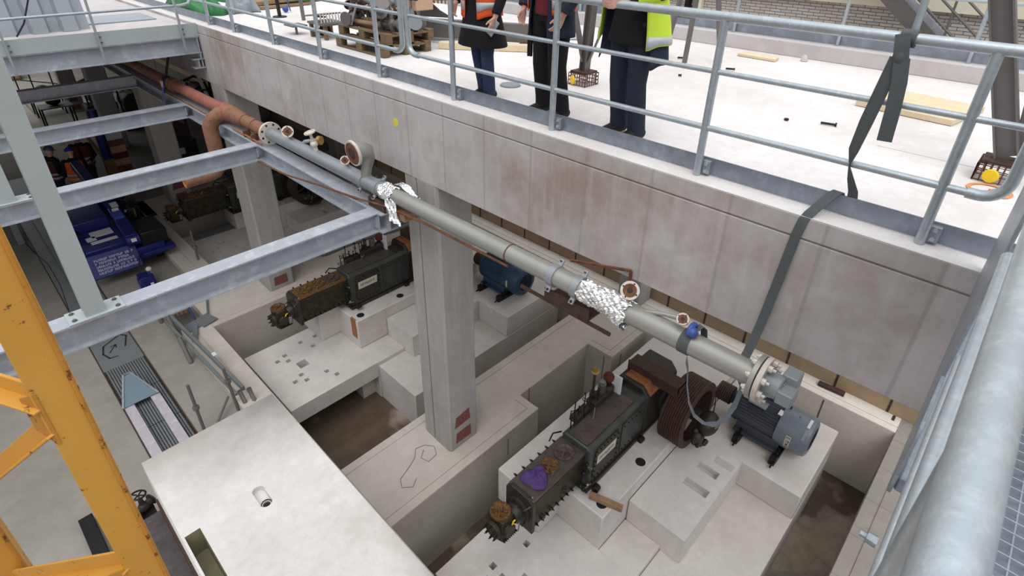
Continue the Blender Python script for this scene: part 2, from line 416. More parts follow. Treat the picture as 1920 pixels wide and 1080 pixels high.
struct(B(-7, 1.75, -2, 46, -0.45, -0.18).build('floor', 'concrete_floor'))
pit = MB().box(2.24, 8.75, -0.1, 17.27, -1.7, -1.49)
struct(pit.build('floor_pit', 'pit_mud'))
struct(B(1.75, 2.55, 11.38, 46, -0.45, -0.18).build('floor_side', 'concrete_floor'))
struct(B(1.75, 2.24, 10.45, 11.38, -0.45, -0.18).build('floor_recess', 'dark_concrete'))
kw = MB().box(1.75, 2.24, -0.6, 10.45, -1.7, -0.012)
kw.box(1.75, 1.955, -0.6, 10.45, -0.012, 0.0).box(1.967, 2.24, -0.6, 10.45, -0.012, 0.0)
kw.box(2.55, 3.06, 11.38, 17.27, -1.7, -0.012).box(2.55, 2.80, 11.38, 17.27, -0.012, 0).box(2.812, 3.06, 11.38, 17.27, -0.012, 0)
struct(kw.build('wall_kerb', 'concrete_edge', bevel=0.006))
nw = MB().box(2.24, 9.15, -1.2, -0.1, -1.7, -0.012)
nw.box(2.24, 9.15, -0.265, -0.1, -0.012, 0).box(2.24, 9.15, -1.2, -0.28, -0.012, 0)
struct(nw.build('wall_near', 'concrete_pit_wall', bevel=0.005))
bw = MB().box(8.75, 9.15, -0.1, 17.27, -1.7, -0.012)
bw.box(8.75, 8.888, -0.1, 17.27, -0.012, 0).box(8.9, 9.15, -0.1, 17.27, -0.012, 0)
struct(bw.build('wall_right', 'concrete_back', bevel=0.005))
jn = MB()
for y in (0.95, 2.35, 3.75): jn.box(8.742, 8.7505, y, y + 0.02, -1.49, -0.05)
jn.build('joint', 'dark_concrete', bpy.data.objects['wall_right'])
tw = MB().box(9.15, 9.3, -1.2, 46, 0.0, 0.28)
struct(tw.build('wall_back', 'panel_tan'))
jt = MB()
for i in range(24): jt.box(9.142, 9.151, 0.1 + i * 0.82, 0.135 + i * 0.82, 0.0, 0.275)
jt.build('joint', 'rust_dark', bpy.data.objects['wall_back'])
struct(B(2.55, 9.15, 17.27, 46, -1.7, 0.0).build('floor_far', 'concrete_floor'))

def cross_wall(dy, name, far_ext=True):
    y = dy
    poly = [(2.24, y + 4.25), (5.14, y + 4.25), (5.14, y + 4.67), (7.02, y + 4.67), (7.02, y + 4.12), (8.75, y + 4.12), (8.75, y + 5.49), (2.24, y + 5.49)]
    w = MB().prism(poly, (0, 0, -1.7), (1, 0, 0), (0, 1, 0), (0, 0, 1.688))
    e = 0.13
    for x0, x1, y0, y1 in ((2.24, 5.14 - e, 4.25, 4.25 + e), (5.14 - e, 5.14, 4.25, 4.67 + 0.0), (7.02, 7.02 + e, 4.12 + e, 4.67), (7.02, 8.75, 4.12, 4.12 + e), (2.24, 8.75, 5.49 - e, 5.49)):
        w.box(x0, x1, y + y0, y + y1, -0.012, 0.0)
    # raised inner field, a saw joint apart from the edge strip
    g = 0.008
    w.prism([(2.24, 4.25 + e + g), (5.14 - e - g, 4.25 + e + g), (5.14 - e - g, 4.67), (7.02 + e + g, 4.67), (7.02 + e + g, 4.12 + e + g), (8.75, 4.12 + e + g), (8.75, 5.49 - e - g), (2.24, 5.49 - e - g)],
            (0, y, -0.012), (1, 0, 0), (0, 1, 0), (0, 0, 0.012))
    o = struct(w.build(name, 'concrete_edge', bevel=0.006))
    j = MB()
    for xx in (4.43, 4.45): pass
    j.box(4.42, 4.432, y + 4.243, y + 4.2505, -0.5, -0.14)
    j.box(5.36, 5.372, y + 4.662, y + 4.671, -1.4, 0.0)
    j.box(7.013, 7.021, y + 4.28, y + 4.295, -1.45, -0.08)
    j.box(7.32, 7.332, y + 4.112, y + 4.121, -0.55, -0.1)
    for i in range(7): j.box(2.6 + i * 0.74, 2.606 + i * 0.74, y + 5.489, y + 5.4935, -1.49, -0.1)
    j.build('joint', 'dark_concrete', o)
    return o
cross_wall(0, 'wall_cross_1'); cross_wall(S, 'wall_cross_2'); cross_wall(2 * S, 'wall_cross_3')

# ---- upper deck and its front beam
dk = MB().box(3.80, 9.0, -1.2, 46, 5.0, 5.34).box(9.0, 15.0, 10.6, 46, 5.0, 5.34)  # second slab added over the gap to keep the far hall dark
struct(dk.build('ceiling', 'concrete_deck'))
bm_ = MB().box(3.55, 4.15, -1.2, 46, 4.335, 5.185)
bm_.box(3.562, 4.15, -1.2, 46, 5.185, 5.197)
bm_.box(3.55, 3.80, -1.2, 46, 5.197, 5.34)
struct(bm_.build('trim_1', 'concrete_beam', bevel=0.008))
mk = MB(); mk.lathe((3.552, 5.27, 4.93), (-1, 0, 0), [(0, 0.055), (0.004, 0.05)], 9)
tag(mk.build('paint_mark', 'yellow_mark'), 'round yellow spray mark on the face of the long concrete beam', 'mark')
led = MB().box(3.552, 3.80, -1.2, 46, 5.34, 5.345)
struct(led.build('trim_2', 'concrete_deck'))
kb = MB().box(8.75, 9.0, -1.2, 46, 5.34, 5.54)
struct(kb.build('trim_3', 'concrete_kerb', bevel=0.01))
cj = MB().box(5.40, 5.415, -1.2, 0.9, 5.34, 5.3415)
struct(cj.build('trim_4', 'concrete_ledge'))

# ---- concrete columns
def column(i, label):
    y = 4.59 + S * i
    t = thing('concrete_column', label, 'column', (3.825, y + 0.3, 0), 'columns under the long beam')
    c = MB()
    ch = 0.03
    poly = [(3.55 + ch, y), (4.10 - ch, y), (4.10, y + ch), (4.10, y + 0.6), (3.56, y + 0.6), (3.553, y + 0.385), (3.59, y + 0.38), (3.59, y + 0.36), (3.55, y + 0.355), (3.55, y + ch)]
    c.prism(poly, (0, 0, 0.0), (1, 0, 0), (0, 1, 0), (0, 0, 4.335))
    c.build('shaft', 'concrete_column', t, bevel=0.004)
    mk = MB()
    mk.prism([(3.66, 0.10), (3.96, 0.10), (3.95, 0.31), (3.68, 0.30)], (0, y - 0.003, 0), (1, 0, 0), (0, 0, 1), (0, 0.004, 0))
    mk.build('paint_patch', 'red_mark', t)['label'] = 'lower square of dull red paint'
    mk = MB()
    mk.prism([(3.65, 0.42), (3.95, 0.44), (3.93, 0.66), (3.68, 0.62)], (0, y - 0.003, 0), (1, 0, 0), (0, 0, 1), (0, 0.004, 0))
    mk.build('paint_patch', 'red_mark', t)['label'] = 'upper square of dull red paint'
    return t
for i, lb in enumerate(('tall concrete column between the two open machine pits, red paint squares at its foot',
                        'concrete column behind the second steel cross beam, beside the dark far machine',
                        'shaded concrete column beside the red pipe, left of the column at the far machine',
                        'dim concrete column far back in the hall behind the third cross beam',
                        'most distant concrete column at the back left of the hall')):
    column(i, lb)

for i, lb in enumerate(('grey pier behind the grey pipe at the back of the near pits', 'rear pier hidden behind the tall column', 'rear pier in the shade behind the second column', 'rear pier deep in the shade of the hall')):
    y = 4.62 + S * i
    t = thing('rear_pier', lb, 'column', (8.85, y + 0.25, 0.0), 'piers along the back wall')
    MB().box(8.62, 9.10, y, y + 0.5, 0.0, 5.0).build('shaft', 'concrete_column', t, bevel=0.02)

# ---- machine foundations: slab with square pockets
def slab(x0, x1, y0, y1, z0, z1, holes, depth):
    s = MB()
    xs = sorted({x0, x1, *[h[0] for h in holes], *[h[1] for h in holes]})
    ys = sorted({y0, y1, *[h[2] for h in holes], *[h[3] for h in holes]})
    def isin(cx, cy): return any(h[0] < cx < h[1] and h[2] < cy < h[3] for h in holes)
    for i in range(len(xs) - 1):
        for j in range(len(ys) - 1):
            cx = (xs[i] + xs[i + 1]) / 2; cy = (ys[j] + ys[j + 1]) / 2
            if depth is None:
                if not isin(cx, cy):
                    for z in (z0, z1): s.add([(xs[i], ys[j], z), (xs[i + 1], ys[j], z), (xs[i + 1], ys[j + 1], z), (xs[i], ys[j + 1], z)], [(0, 1, 2, 3)])
                continue
            z = z1 - depth if isin(cx, cy) else z1
            s.add([(xs[i], ys[j], z), (xs[i + 1], ys[j], z), (xs[i + 1], ys[j + 1], z), (xs[i], ys[j + 1], z)], [(0, 1, 2, 3)])
    through = depth is None
    if through: depth = z1 - z0
    for h in holes:
        a, b, c, d = h
        s.add([(a, c, z1), (b, c, z1), (b, d, z1), (a, d, z1), (a, c, z1 - depth), (b, c, z1 - depth), (b, d, z1 - depth), (a, d, z1 - depth)],
              [(0, 1, 5, 4), (1, 2, 6, 5), (2, 3, 7, 6), (3, 0, 4, 7)])
    s.add([(x0, y0, z1), (x1, y0, z1), (x1, y1, z1), (x0, y1, z1), (x0, y0, z0), (x1, y0, z0), (x1, y1, z0), (x0, y1, z0)],
          [(0, 1, 5, 4), (1, 2, 6, 5), (2, 3, 7, 6), (3, 0, 4, 7)] + ([] if through else [(4, 5, 6, 7)]))
    return s
HO = [(3.77, 3.31), (3.46, 3.33), (3.59, 3.06), (3.05, 3.17), (2.87, 3.10), (3.03, 2.98), (3.41, 2.20), (3.02, 2.45), (3.03, 2.25), (2.85, 2.35), (3.505, 1.995)]
def foundation(k, label, dx=0.0):
    dy = S * k; XR = 8.31 - dx * 0.5
    t = thing('machine_foundation', label, 'foundation', (5.4, 2.2 + dy, -1.49), 'stepped concrete foundations in the pits')
    r = 0.042
    holes = [(x - r, x + r, y + dy - r, y + dy + r) for x, y in HO] + [(3.09, 3.28, 2.61 + dy, 2.81 + dy)]
    slab(2.45, 4.22, 1.72 + dy, 3.64 + dy, -0.92, -0.57, holes, None).build('overhanging_slab', 'concrete_plinth', t)
    MB().box(3.95, 4.22, 1.95 + dy, 3.5 + dy, -1.49, -0.92).build('pedestal', 'concrete_plinth', t)
    MB().box(4.22, 4.87, 1.72 + dy, 2.30 + dy, -1.49, -0.57).build('step_block', 'concrete_plinth', t, bevel=0.012)
    MB().box(4.24, XR, 0.555 + dy, 1.715 + dy, -1.49, -0.65).box(4.87, XR, 1.715 + dy, 2.295 + dy, -1.49, -0.65).build('apron_slab', 'concrete_plinth', t, bevel=0.012)
    sb = MB().prism([(4.22, 2.30), (XR, 2.30), (XR, 3.84), (3.80, 3.84), (3.80, 3.05), (4.22, 3.05)], (0, dy, -0.565), (1, 0, 0), (0, 1, 0), (0, 0, 0.665))
    sb.box(4.22, XR, 2.305 + dy, 3.84 + dy, -1.49, -0.57)
    sb.build('machine_seat', 'concrete_plinth', t, bevel=0.018)
    # two rebated slots in the stepped motor bed
    slab(4.87, 6.63, 1.42 + dy, 2.285 + dy, -0.645, -0.15, [(6.05, 6.19, 1.57 + dy, 1.89 + dy), (5.66, 5.80, 1.53 + dy, 1.90 + dy)], 0.1).build('step_block', 'concrete_plinth', t, bevel=0.008)
    MB().box(6.63, XR, 0.56 + dy, 2.285 + dy, -0.645, -0.15).build('motor_bed', 'concrete_plinth', t, bevel=0.015)
    MB().box(6.33, 6.46, 1.46 + dy, 1.74 + dy, -0.15, -0.146).build('mortar_patch', 'concrete_kerb', t)
    h = MB()
    for x, y in ((5.34, 2.44), (4.39, 2.44)):
        h.lathe((x, y + dy, 0.1), (0, 0, 1), [(0.0, 0.075), (0.003, 0.074)], 20)
    h.build('bolt_hole', 'rubber', t)
    t.location.x += dx; OFF[t.name] += V((dx, 0, 0))
    return t
foundation(0, 'nearest stepped concrete foundation, carrying the grey motor and the machine with purple cloth')
foundation(1, 'stepped concrete foundation behind the tall column, its bare slab pitted with square holes')
foundation(2, 'dim concrete foundation in the third pit beyond the second column, near the blue rig', 0.75)
st = MB()
st.prism([(4.205, -0.34), (4.205, 0.09), (4.24, 0.108)], (0, 2.36 + S, 0), (1, 0, 0), (0, 0, 1), (0, 0.16, 0))
tag(st.build('rust_stain', 'rust_orange'), 'crumbled rusty corner on the far machine seat', 'stain')

# ---- light concrete block close to the camera
t = thing('concrete_block', 'large pale concrete block in the left foreground with a round drain hole and corner notch', 'concrete block', (1.0, 3.5, -0.18))
c = 0.17
pb = MB()
z1 = 1.5
poly = [(0.235, 5.98), (0.235, 4.80), (0.40, 4.72), (0.40, 2.0), (1.75, 2.0), (1.755, 5.95), (1.70, 5.99)]
# top with the notch cut at its left edge and a pocket for the drain
x0b, x1b, y0b, y1b = 0.215, 1.742, 1.2, 5.98
hx0, hx1, hy0, hy1 = 0.90, 1.07, 4.38, 4.82          # cell that holds the slotted drain hole
def quad(xa, xb, ya, yb, z=z1): pb.add([(xa, ya, z), (xb, ya, z), (xb, yb, z), (xa, yb, z)], [(0, 1, 2, 3)])
quad(x0b, 0.238, y0b, 4.70); quad(0.385, hx0, y0b, hy0); quad(hx0, hx1, y0b, hy0); quad(hx1, x1b, y0b, hy0)
quad(0.385, hx0, hy0, 4.70); quad(hx1, x1b, hy0, 4.70); quad(hx1, x1b, 4.70, hy1)
quad(x0b, hx0, 4.70, hy1); quad(x0b, x1b, hy1, y1b)
N = 32; cx, cy = (hx0 + hx1) / 2, (hy0 + hy1) / 2
st_, sq_ = [], []
for i in range(N):
    a = 2 * PI * i / N; c_, s_ = math.cos(a), math.sin(a)
    st_.append((cx + 0.060 * c_, cy + 0.060 * s_ + (0.095 if s_ > 1e-6 else -0.095 if s_ < -1e-6 else 0)))
    k = 1 / max(abs(c_) / ((hx1 - hx0) / 2), abs(s_) / ((hy1 - hy0) / 2)); sq_.append((cx + k * c_, cy + k * s_))
pb.add([(*p, z1) for p in st_] + [(*p, z1) for p in sq_] + [(*p, 1.43) for p in st_],
       [(i, (i + 1) % N, N + (i + 1) % N, N + i) for i in range(N)] + [(i, (i + 1) % N, 2 * N + (i + 1) % N, 2 * N + i) for i in range(N)] + [tuple(range(2 * N, 3 * N))])
for ang in (math.atan2(hy1 - cy, hx1 - cx),):
    for sx_, sy_ in ((1, 1), (-1, 1), (-1, -1), (1, -1)):
        cn = (cx + sx_ * (hx1 - hx0) / 2, cy + sy_ * (hy1 - hy0) / 2)
        i0 = max((i for i in range(N)), key=lambda i: sx_ * sq_[i][0] * 1.0 + sy_ * sq_[i][1] * 1.0)
        near = sorted(range(N), key=lambda i: (sq_[i][0] - cn[0]) ** 2 + (sq_[i][1] - cn[1]) ** 2)[:2]
        pb.add([(*cn, z1), (*sq_[near[0]], z1), (*sq_[near[1]], z1)], [(0, 1, 2)])
for (xa, ya), (xb, yb) in (((x0b, y0b), (x1b, y0b)), ((x1b, y0b), (x1b, y1b)), ((x1b, y1b), (x0b, y1b)), ((x0b, y1b), (x0b, y0b))):
    pb.add([(xa, ya, z1), (xb, yb, z1), (xb, yb, -0.18), (xa, ya, -0.18)], [(0, 1, 2, 3)])
bo = pb.build('block_body', 'concrete_block', t)
import bmesh
me = bo.data; q = bmesh.new(); q.from_mesh(me); bmesh.ops.remove_doubles(q, verts=q.verts, dist=1e-4); bmesh.ops.recalc_face_normals(q, faces=q.faces); q.to_mesh(me); q.free()
nl = MB().add([(0.238, 1.2, 1.498), (0.238, 4.70, 1.498), (0.385, 4.70, 1.498), (0.385, 1.2, 1.498), (0.238, 1.2, 1.16), (0.238, 4.70, 1.16), (0.385, 4.70, 1.16), (0.385, 1.2, 1.16)], [(0, 1, 5, 4), (1, 2, 6, 5), (2, 3, 7, 6), (4, 5, 6, 7)])
nl.build('notch_lining', 'notch_render', t)
dp = MB().ring((cx, cy - 0.095, 1.431), (0, 0, 1), 0.050, 0.038, 0.035)
dp.build('drain_pipe', 'flange_white', t)
MB().ring((cx, cy - 0.095, 1.466), (0, 0, 1), 0.054, 0.048, 0.012).build('rust_rim', 'rust_dark', t)
MB().lathe((cx, cy - 0.095, 1.445), (0, 0, 1), [(0, 0.038), (0.002, 0.037)], 20).build('drain_bore', 'rubber', t)

# ---- brick building behind the deck with cream fascia
struct(B(9.3, 15.2, -8, 46, -0.4, 0.27).build('floor_yard', 'concrete_back'))
struct(B(9.15, 9.3, 10.6, 46, 0.28, 5.0).build('wall_hall_blocker', 'dark_concrete'))  # unseen wall, added to keep daylight from the gap out of the hall
struct(B(-7.2, -7.0, 11, 46, -0.45, 5.3).build('wall_left_blocker', 'concrete_wall'))  # unseen wall, added to shut off side light
struct(B(15.2, 15.6, -22, 14, 0.0, 5.51).build('wall_brick', 'brick'))
struct(B(15.05, 15.6, -22, 14, 5.51, 9.5).build('wall_fascia', 'cream_render'))
# ================================================================== STEEL FRAME
def steel_beam(name, a, b, label, h=0.24, w=0.20, group=None, plates=(), mat='beam_steel'):
    t = thing(name, label, 'steel beam', ((V(a) + V(b)) / 2 - V((0, 0, h))), group)
    MB().hbeam(a, b, h, w, 0.016, 0.012).build('profile', mat, t, smooth=0)
    return t
t = steel_beam('longitudinal_beam', (3.16, 4.98, 4.02), (3.16, 30, 4.02), 'long galvanised steel beam running under the pipes along the concrete columns', w=0.22)
for y in (5.15, 8.25, 11.15, 14.1, 17.1):
    e = MB().box(3.03, 3.05, y - 0.075, y + 0.075, 3.83, 3.97)
    e.build('end_plate', 'beam_steel', t)
XL = ('nearest galvanised cross beam, spanning in front of the far machine and carrying the tall steel post',
      'second galvanised cross beam, passing over the blue rig', 'third galvanised cross beam, above the three workers in helmets',
      'fourth cross beam, dark, in the shade under the platform', 'fifth cross beam, hidden deepest under the platform')
for i, y in enumerate((5.15, 8.25, 11.15, 14.1, 17.1)):
    t = steel_beam('cross_beam', (-0.7, y, 4.02), (3.05, y, 4.02), XL[i], group='cross beams of the opening')
    if i < 2:
        for sx, x in ((-1, 0.325), ) if i == 0 else ((-1, 0.22),):
            p = MB().box(x - 0.20, x + 0.20, y - 0.105, y + 0.105, 4.02, 4.034)
            bp_ = p.build('base_plate', 'post_steel', t, bevel=0.003)
            for bx in (-0.155, 0.155):
                for by in (-0.06, 0.06):
                    q = MB().lathe((x + bx, y + by, 4.034), (0, 0, 1), [(0, 0.022), (0.004, 0.022), (0.004, 0.014), (0.014, 0.014)], 6)
                    q.build('bolt', 'dark_steel', bp_)
    if i == 0:
        MB().box(3.05, 3.065, y - 0.1, y + 0.1, 3.79, 4.0).build('end_plate', 'beam_steel', t)
def upright(x, y, z0, z1, label):
    t = thing('steel_post', label, 'steel post', (x, y, z0), 'galvanised posts on the cross beams')
    MB().hbeam((x, y + 0.075, z0), (x, y + 0.075, z1), 0.15, 0.15, 0.011, 0.009, up=(0, 1, 0)).build('profile', 'post_steel', t, smooth=0)
    return t
upright(0.32, 5.15, 4.034, 6.6, 'tall pale galvanised post standing on the nearest cross beam')
upright(0.17, 8.25, 4.034, 6.3, 'pale galvanised post on the second cross beam, mostly hidden behind the nearer post')

# ---- platform at the back of the opening
pf = MB().box(-7.0, 3.55, 11.25, 17.5, 5.12, 5.30)
pf.box(-7.0, 3.55, 17.5, 28, 5.12, 5.30)  # rear stretch out of view, added to darken the hall below
struct(pf.build('floor_platform', 'concrete_kerb', bevel=0.01))
t = thing('edge_beam', 'grey steel edge beam with pale kerb plate along the front of the raised platform', 'steel beam', (1.2, 11.15, 4.86))
MB().hbeam((-3, 11.15, 5.14), (3.53, 11.15, 5.14), 0.28, 0.2, 0.016, 0.012).build('profile', 'beam_steel', t, smooth=0)
MB().box(-3, 3.54, 11.04, 11.055, 5.145, 5.36).build('kerb_plate', 'post_steel', t)
MB().box(3.50, 3.515, 11.05, 11.26, 4.62, 5.14).build('end_plate', 'beam_steel', t)
br = MB().box(3.36, 3.55, 11.05, 11.25, 4.60, 4.615).box(3.36, 3.55, 11.05, 11.25, 4.75, 4.765).box(3.44, 3.46, 11.06, 11.24, 4.615, 4.75)
tag(br.build('beam_bracket', 'beam_steel'), 'small steel seat bracket bolted to the beam face under the platform corner', 'bracket')
t = thing('platform_railing', 'galvanised railing along the front edge of the raised platform', 'railing', (2.1, 11.0, 4.86))
for x in (0.93, 2.06, 3.27):
    MB().bar((x, 11.0, 4.88), (x, 11.0, 6.4), 0.055, 0.03).build('post', 'galvanised_tube', t, bevel=0.004)
    b = MB()
    for z in (5.2, 5.28): b.lathe((x + 0.045, 11.04, z), (0, -1, 0), [(0, 0.014), (0.012, 0.014)], 6)
    b.build('bolt', 'dark_steel', t)
MB().tube([(-1.5, 11.0, 5.62), (3.35, 11.0, 5.66), (3.5, 11.05, 5.68), (3.58, 11.2, 5.72)], 0.021).build('mid_rail', 'galvanised_tube', t)
MB().tube([(-1.5, 11.0, 6.32), (3.5, 11.0, 6.36)], 0.026).build('top_rail', 'galvanised_tube', t)

# corrugated sheets leaning on the platform
def corr(x0, x1, y, z0, z1, lean):
    s = MB(); n = 0; pr = []
    x = x0
    while x < x1:
        pr += [(x, 0), (x + 0.19, 0), (x + 0.23, 0.09), (x + 0.36, 0.09)]; x += 0.40
    k = len(pr)
    vs = [(a, y + b, z0) for a, b in pr] + [(a, y + b + lean, z1) for a, b in pr]
    s.add(vs, [(i, i + 1, k + i + 1, k + i) for i in range(k - 1)])
    return s
tag(corr(0.2, 2.15, 11.75, 5.31, 6.6, 0.25).build('corrugated_sheet', 'corrugated', thick=0.004, smooth=0), 'tall grey corrugated metal sheets standing on the raised platform', 'metal sheet')
fl = MB().box(2.2, 3.3, 12.3, 13.3, 5.305, 5.32)
tag(fl.build('sheet_metal_plate', 'corrugated'), 'flat grey metal plate lying on the platform right of the corrugated sheets', 'metal plate')
cl = MB().tube([(1.15, 11.5, 5.33), (1.3, 11.55, 5.5), (1.5, 11.6, 5.9)], 0.012).tube([(0.9, 11.3, 5.8), (1.2, 11.4, 6.1), (1.5, 11.5, 6.2)], 0.012)
each(cl, 'cable', 'rubber', 'thin dark cable hanging in front of the corrugated sheets', 'cable', 'cables at the corrugated sheets')

# ================================================================== GUARD RAILS OF THE DECK
def post_with_bracket(t, x, y, ztop, big=True):
    p = MB().tube([(x, y, 5.345), (x, y, ztop)], 0.027, 16).build('post', 'galvanised_tube', t)
    b = MB().box(x + 0.02, x + 0.07, y - 0.078, y - 0.022, 5.36, 5.46)
    b.build('bracket', 'galvanised', p, bevel=0.004)
    q = MB()
    for z in (5.385, 5.44):
        q.lathe((x + 0.022, y - 0.05, z), (-1, 0, 0), [(-0.002, 0.016), (0.012, 0.014)], 6)
    q.build('bolt', 'galvanised_tube', p)
def deck_rail(label, posts, y_end_a, y_end_b, loops):
    t = thing('guard_rail', label, 'guard rail', (3.68, (y_end_a + y_end_b) / 2, 5.34), 'galvanised guard rail along the long beam')
    x = 3.68
    for y in posts: post_with_bracket(t, x, y, 6.42)
    rt = 0.030
    # top rail that turns down into the end uprights and back into the low rail
    R_ = 0.11
    la, lb = loops
    pts = []
    if la:
        pts += [(x, y_end_a + R_ + 0.05, 5.705)] + arc((x, y_end_a + R_, 5.705 + R_), (0, -1, 0), (0, 0, -1), R_, PI / 2, 0, 7)
        pts += arc((x, y_end_a + R_, 6.435 - R_), (0, -1, 0), (0, 0, 1), R_, 0, PI / 2, 7)
    else: pts += [(x, y_end_a, 6.435)]
    if lb:
        pts += arc((x, y_end_b - R_, 6.435 - R_), (0, 1, 0), (0, 0, 1), R_, PI / 2, 0, 7)
        pts += arc((x, y_end_b - R_, 5.705 + R_), (0, 1, 0), (0, 0, -1), R_, 0, PI / 2, 7) + [(x, y_end_b - R_ - 0.05, 5.705)]
    else: pts += [(x, y_end_b, 6.435)]
    MB().tube(pts, rt, 18).build('top_rail', 'galvanised_tube', t, smooth=60)
    MB().tube([(x, y_end_a + (0.02 if la else 0), 6.09), (x, y_end_b - (0.02 if lb else 0), 6.09)], 0.018, 14).build('mid_rail', 'galvanised_tube', t)
    MB().tube([(x, y_end_a + (R_ if la else 0), 5.705), (x, y_end_b - (R_ if lb else 0), 5.705)], 0.021, 14).build('low_rail', 'galvanised_tube', t)
    MB().box(3.742, 3.752, -0.35 if y_end_a < 1 else 5.095, y_end_b, 5.35, 5.475).build('toe_board', 'galvanised_plate', t, smooth=0)
    return t
deck_rail('right-hand section of galvanised guard rail, in front of the three people in vests', (0.247, 1.66, 3.06, 4.38), -0.02, 5.09, (True, True))
deck_rail('left-hand section of galvanised guard rail, in front of the pallet of valves', (5.70, 7.04, 8.40, 9.77, 10.79), 5.20, 16.5, (True, False))

# ---- near walkway: railing right beside the camera
t = thing('walkway_railing', 'thick galvanised walkway railing in the right foreground beside the camera', 'railing', (1.2, -0.085, 5.34))
MB().tube([(-0.9, -0.083, 6.412), (3.60, -0.083, 6.412)], 0.030, 28).build('top_rail', 'galvanised_tube', t)
MB().tube([(-0.9, -0.080, 6.09), (2.03, -0.080, 6.09)], 0.0185, 18).build('mid_rail', 'galvanised_tube', t)
MB().tube([(-0.9, -0.094, 5.705), (2.03, -0.094, 5.705)], 0.0165, 18).build('low_rail', 'galvanised_tube', t)
MB().tube([(0.70, -0.085, 5.35), (0.70, -0.085, 6.40)], 0.028, 20).build('post', 'galvanised_tube', t)
pp = [(2.06, 6.36), (2.06, 5.60), (1.78, 5.60), (1.755, 5.58), (1.74, 5.54), (1.735, 5.42), (1.745, 5.33), (1.77, 5.28), (1.82, 5.25), (3.60, 5.25), (3.60, 6.36)]
MB().prism(pp, (0, -0.066, 0), (1, 0, 0), (0, 0, 1), (0, -0.012, 0)).build('infill_plate', 'galvanised', t, bevel=0.003)
MB().box(1.80, 3.6, -0.32, -0.08, 5.27, 5.335).build('edge_kerb', 'galvanised', t, bevel=0.008)
b = MB()
for x, z in ((1.62, 5.2), (1.42, 5.1)): b.lathe((x, -0.10, z), (0, 1, 0), [(0, 0.02), (0.03, 0.018), (0.03, 0.010), (0.05, 0.010)], 10)
b.build('bolt', 'galvanised', t)
g = MB()
for i in range(75): g.box(-0.5 + i * 0.05, -0.497 + i * 0.05, -1.6, -0.345, 5.325, 5.35)
for j in range(34): g.tube([(-0.5, -0.345 - j * 0.037, 5.345), (3.2, -0.345 - j * 0.037, 5.345)], 0.0028, 5)
tag(g.build('walkway_grating', 'galvanised_tube', smooth=0), 'galvanised grating floor of the walkway at the right edge', 'grating')
ub = MB().box(-0.9, 3.5, -1.7, -0.36, 4.7, 5.1)
struct(ub.build('trim_5', 'galvanised_plate'))

# ---- yellow lattice mast
t = thing('lattice_mast', 'rust-spotted yellow steel lattice mast in the left foreground', 'crane mast', (-0.5, 3.0, -0.18))
def leg(x, y, nm='leg'):
    l = MB()
    l.prism([(0, 0), (0.016, 0), (0.016, 0.13), (0, 0.13)], (x - 0.13, y, -0.18), (0, 1, 0), (1, 0, 0), (0, 0, 9.5))
    l.prism([(0, 0), (0.13, 0), (0.13, 0.014), (0, 0.014)], (x, y, -0.18), (0, 1, 0), (1, 0, 0), (0, 0, 9.5))
    o = l.build(nm, 'yellow_paint', t, bevel=0.003)
    e = MB().tube([(x + 0.002, y - 0.004, -0.18), (x + 0.002, y - 0.004, 9.3)], 0.008, 8)
    e.build('edge_weld', 'yellow_rusty', o)
leg(-0.008, 2.40); leg(-0.60, 3.55); leg(-1.75, 2.95); leg(-1.15, 1.80)
P0, P1, P2_, P3_ = V((-0.10, 2.43, 0)), V((-0.64, 3.52, 0)), V((-1.75, 2.95, 0)), V((-1.15, 1.85, 0))
Z = lambda p, z: V((p.x, p.y, z))
def brace(a, b): MB().bar(a, b, 0.014, 0.085).bar(V(a) + V((-0.02, -0.03, -0.04)), V(b) + V((-0.02, -0.03, -0.04)), 0.07, 0.012).build('brace', 'yellow_paint', t, bevel=0.003)
brace(Z(P0, 5.28), Z(P1, 5.28)); brace(Z(P0, 5.15), Z(P1, 4.12)); brace(Z(P0, 4.22), Z(P1, 3.40))
brace(Z(P0, 4.05), Z(P1, 3.30) + V((0, 0, 0.9)) * 0)
for zz in (1.1, 2.2, 6.6, 7.8): brace(Z(P0, zz + 1), Z(P1, zz))
for zz in (0.8, 2.4, 4.1, 6.0): brace(Z(P1, zz), Z(P2_, zz + 1)); brace(Z(P2_, zz), Z(P3_, zz + 1)); brace(Z(P3_, zz + 1), Z(P0, zz))
gp = MB().prism([(0, 0), (0.10, 0.05), (0.10, 0.22), (0, 0.27)], (-0.13, 2.395, 5.05), (-0.44, 0.9, 0), (0, 0, 1), (0.01, 0, 0))
gp.build('gusset_plate', 'yellow_rusty', t)

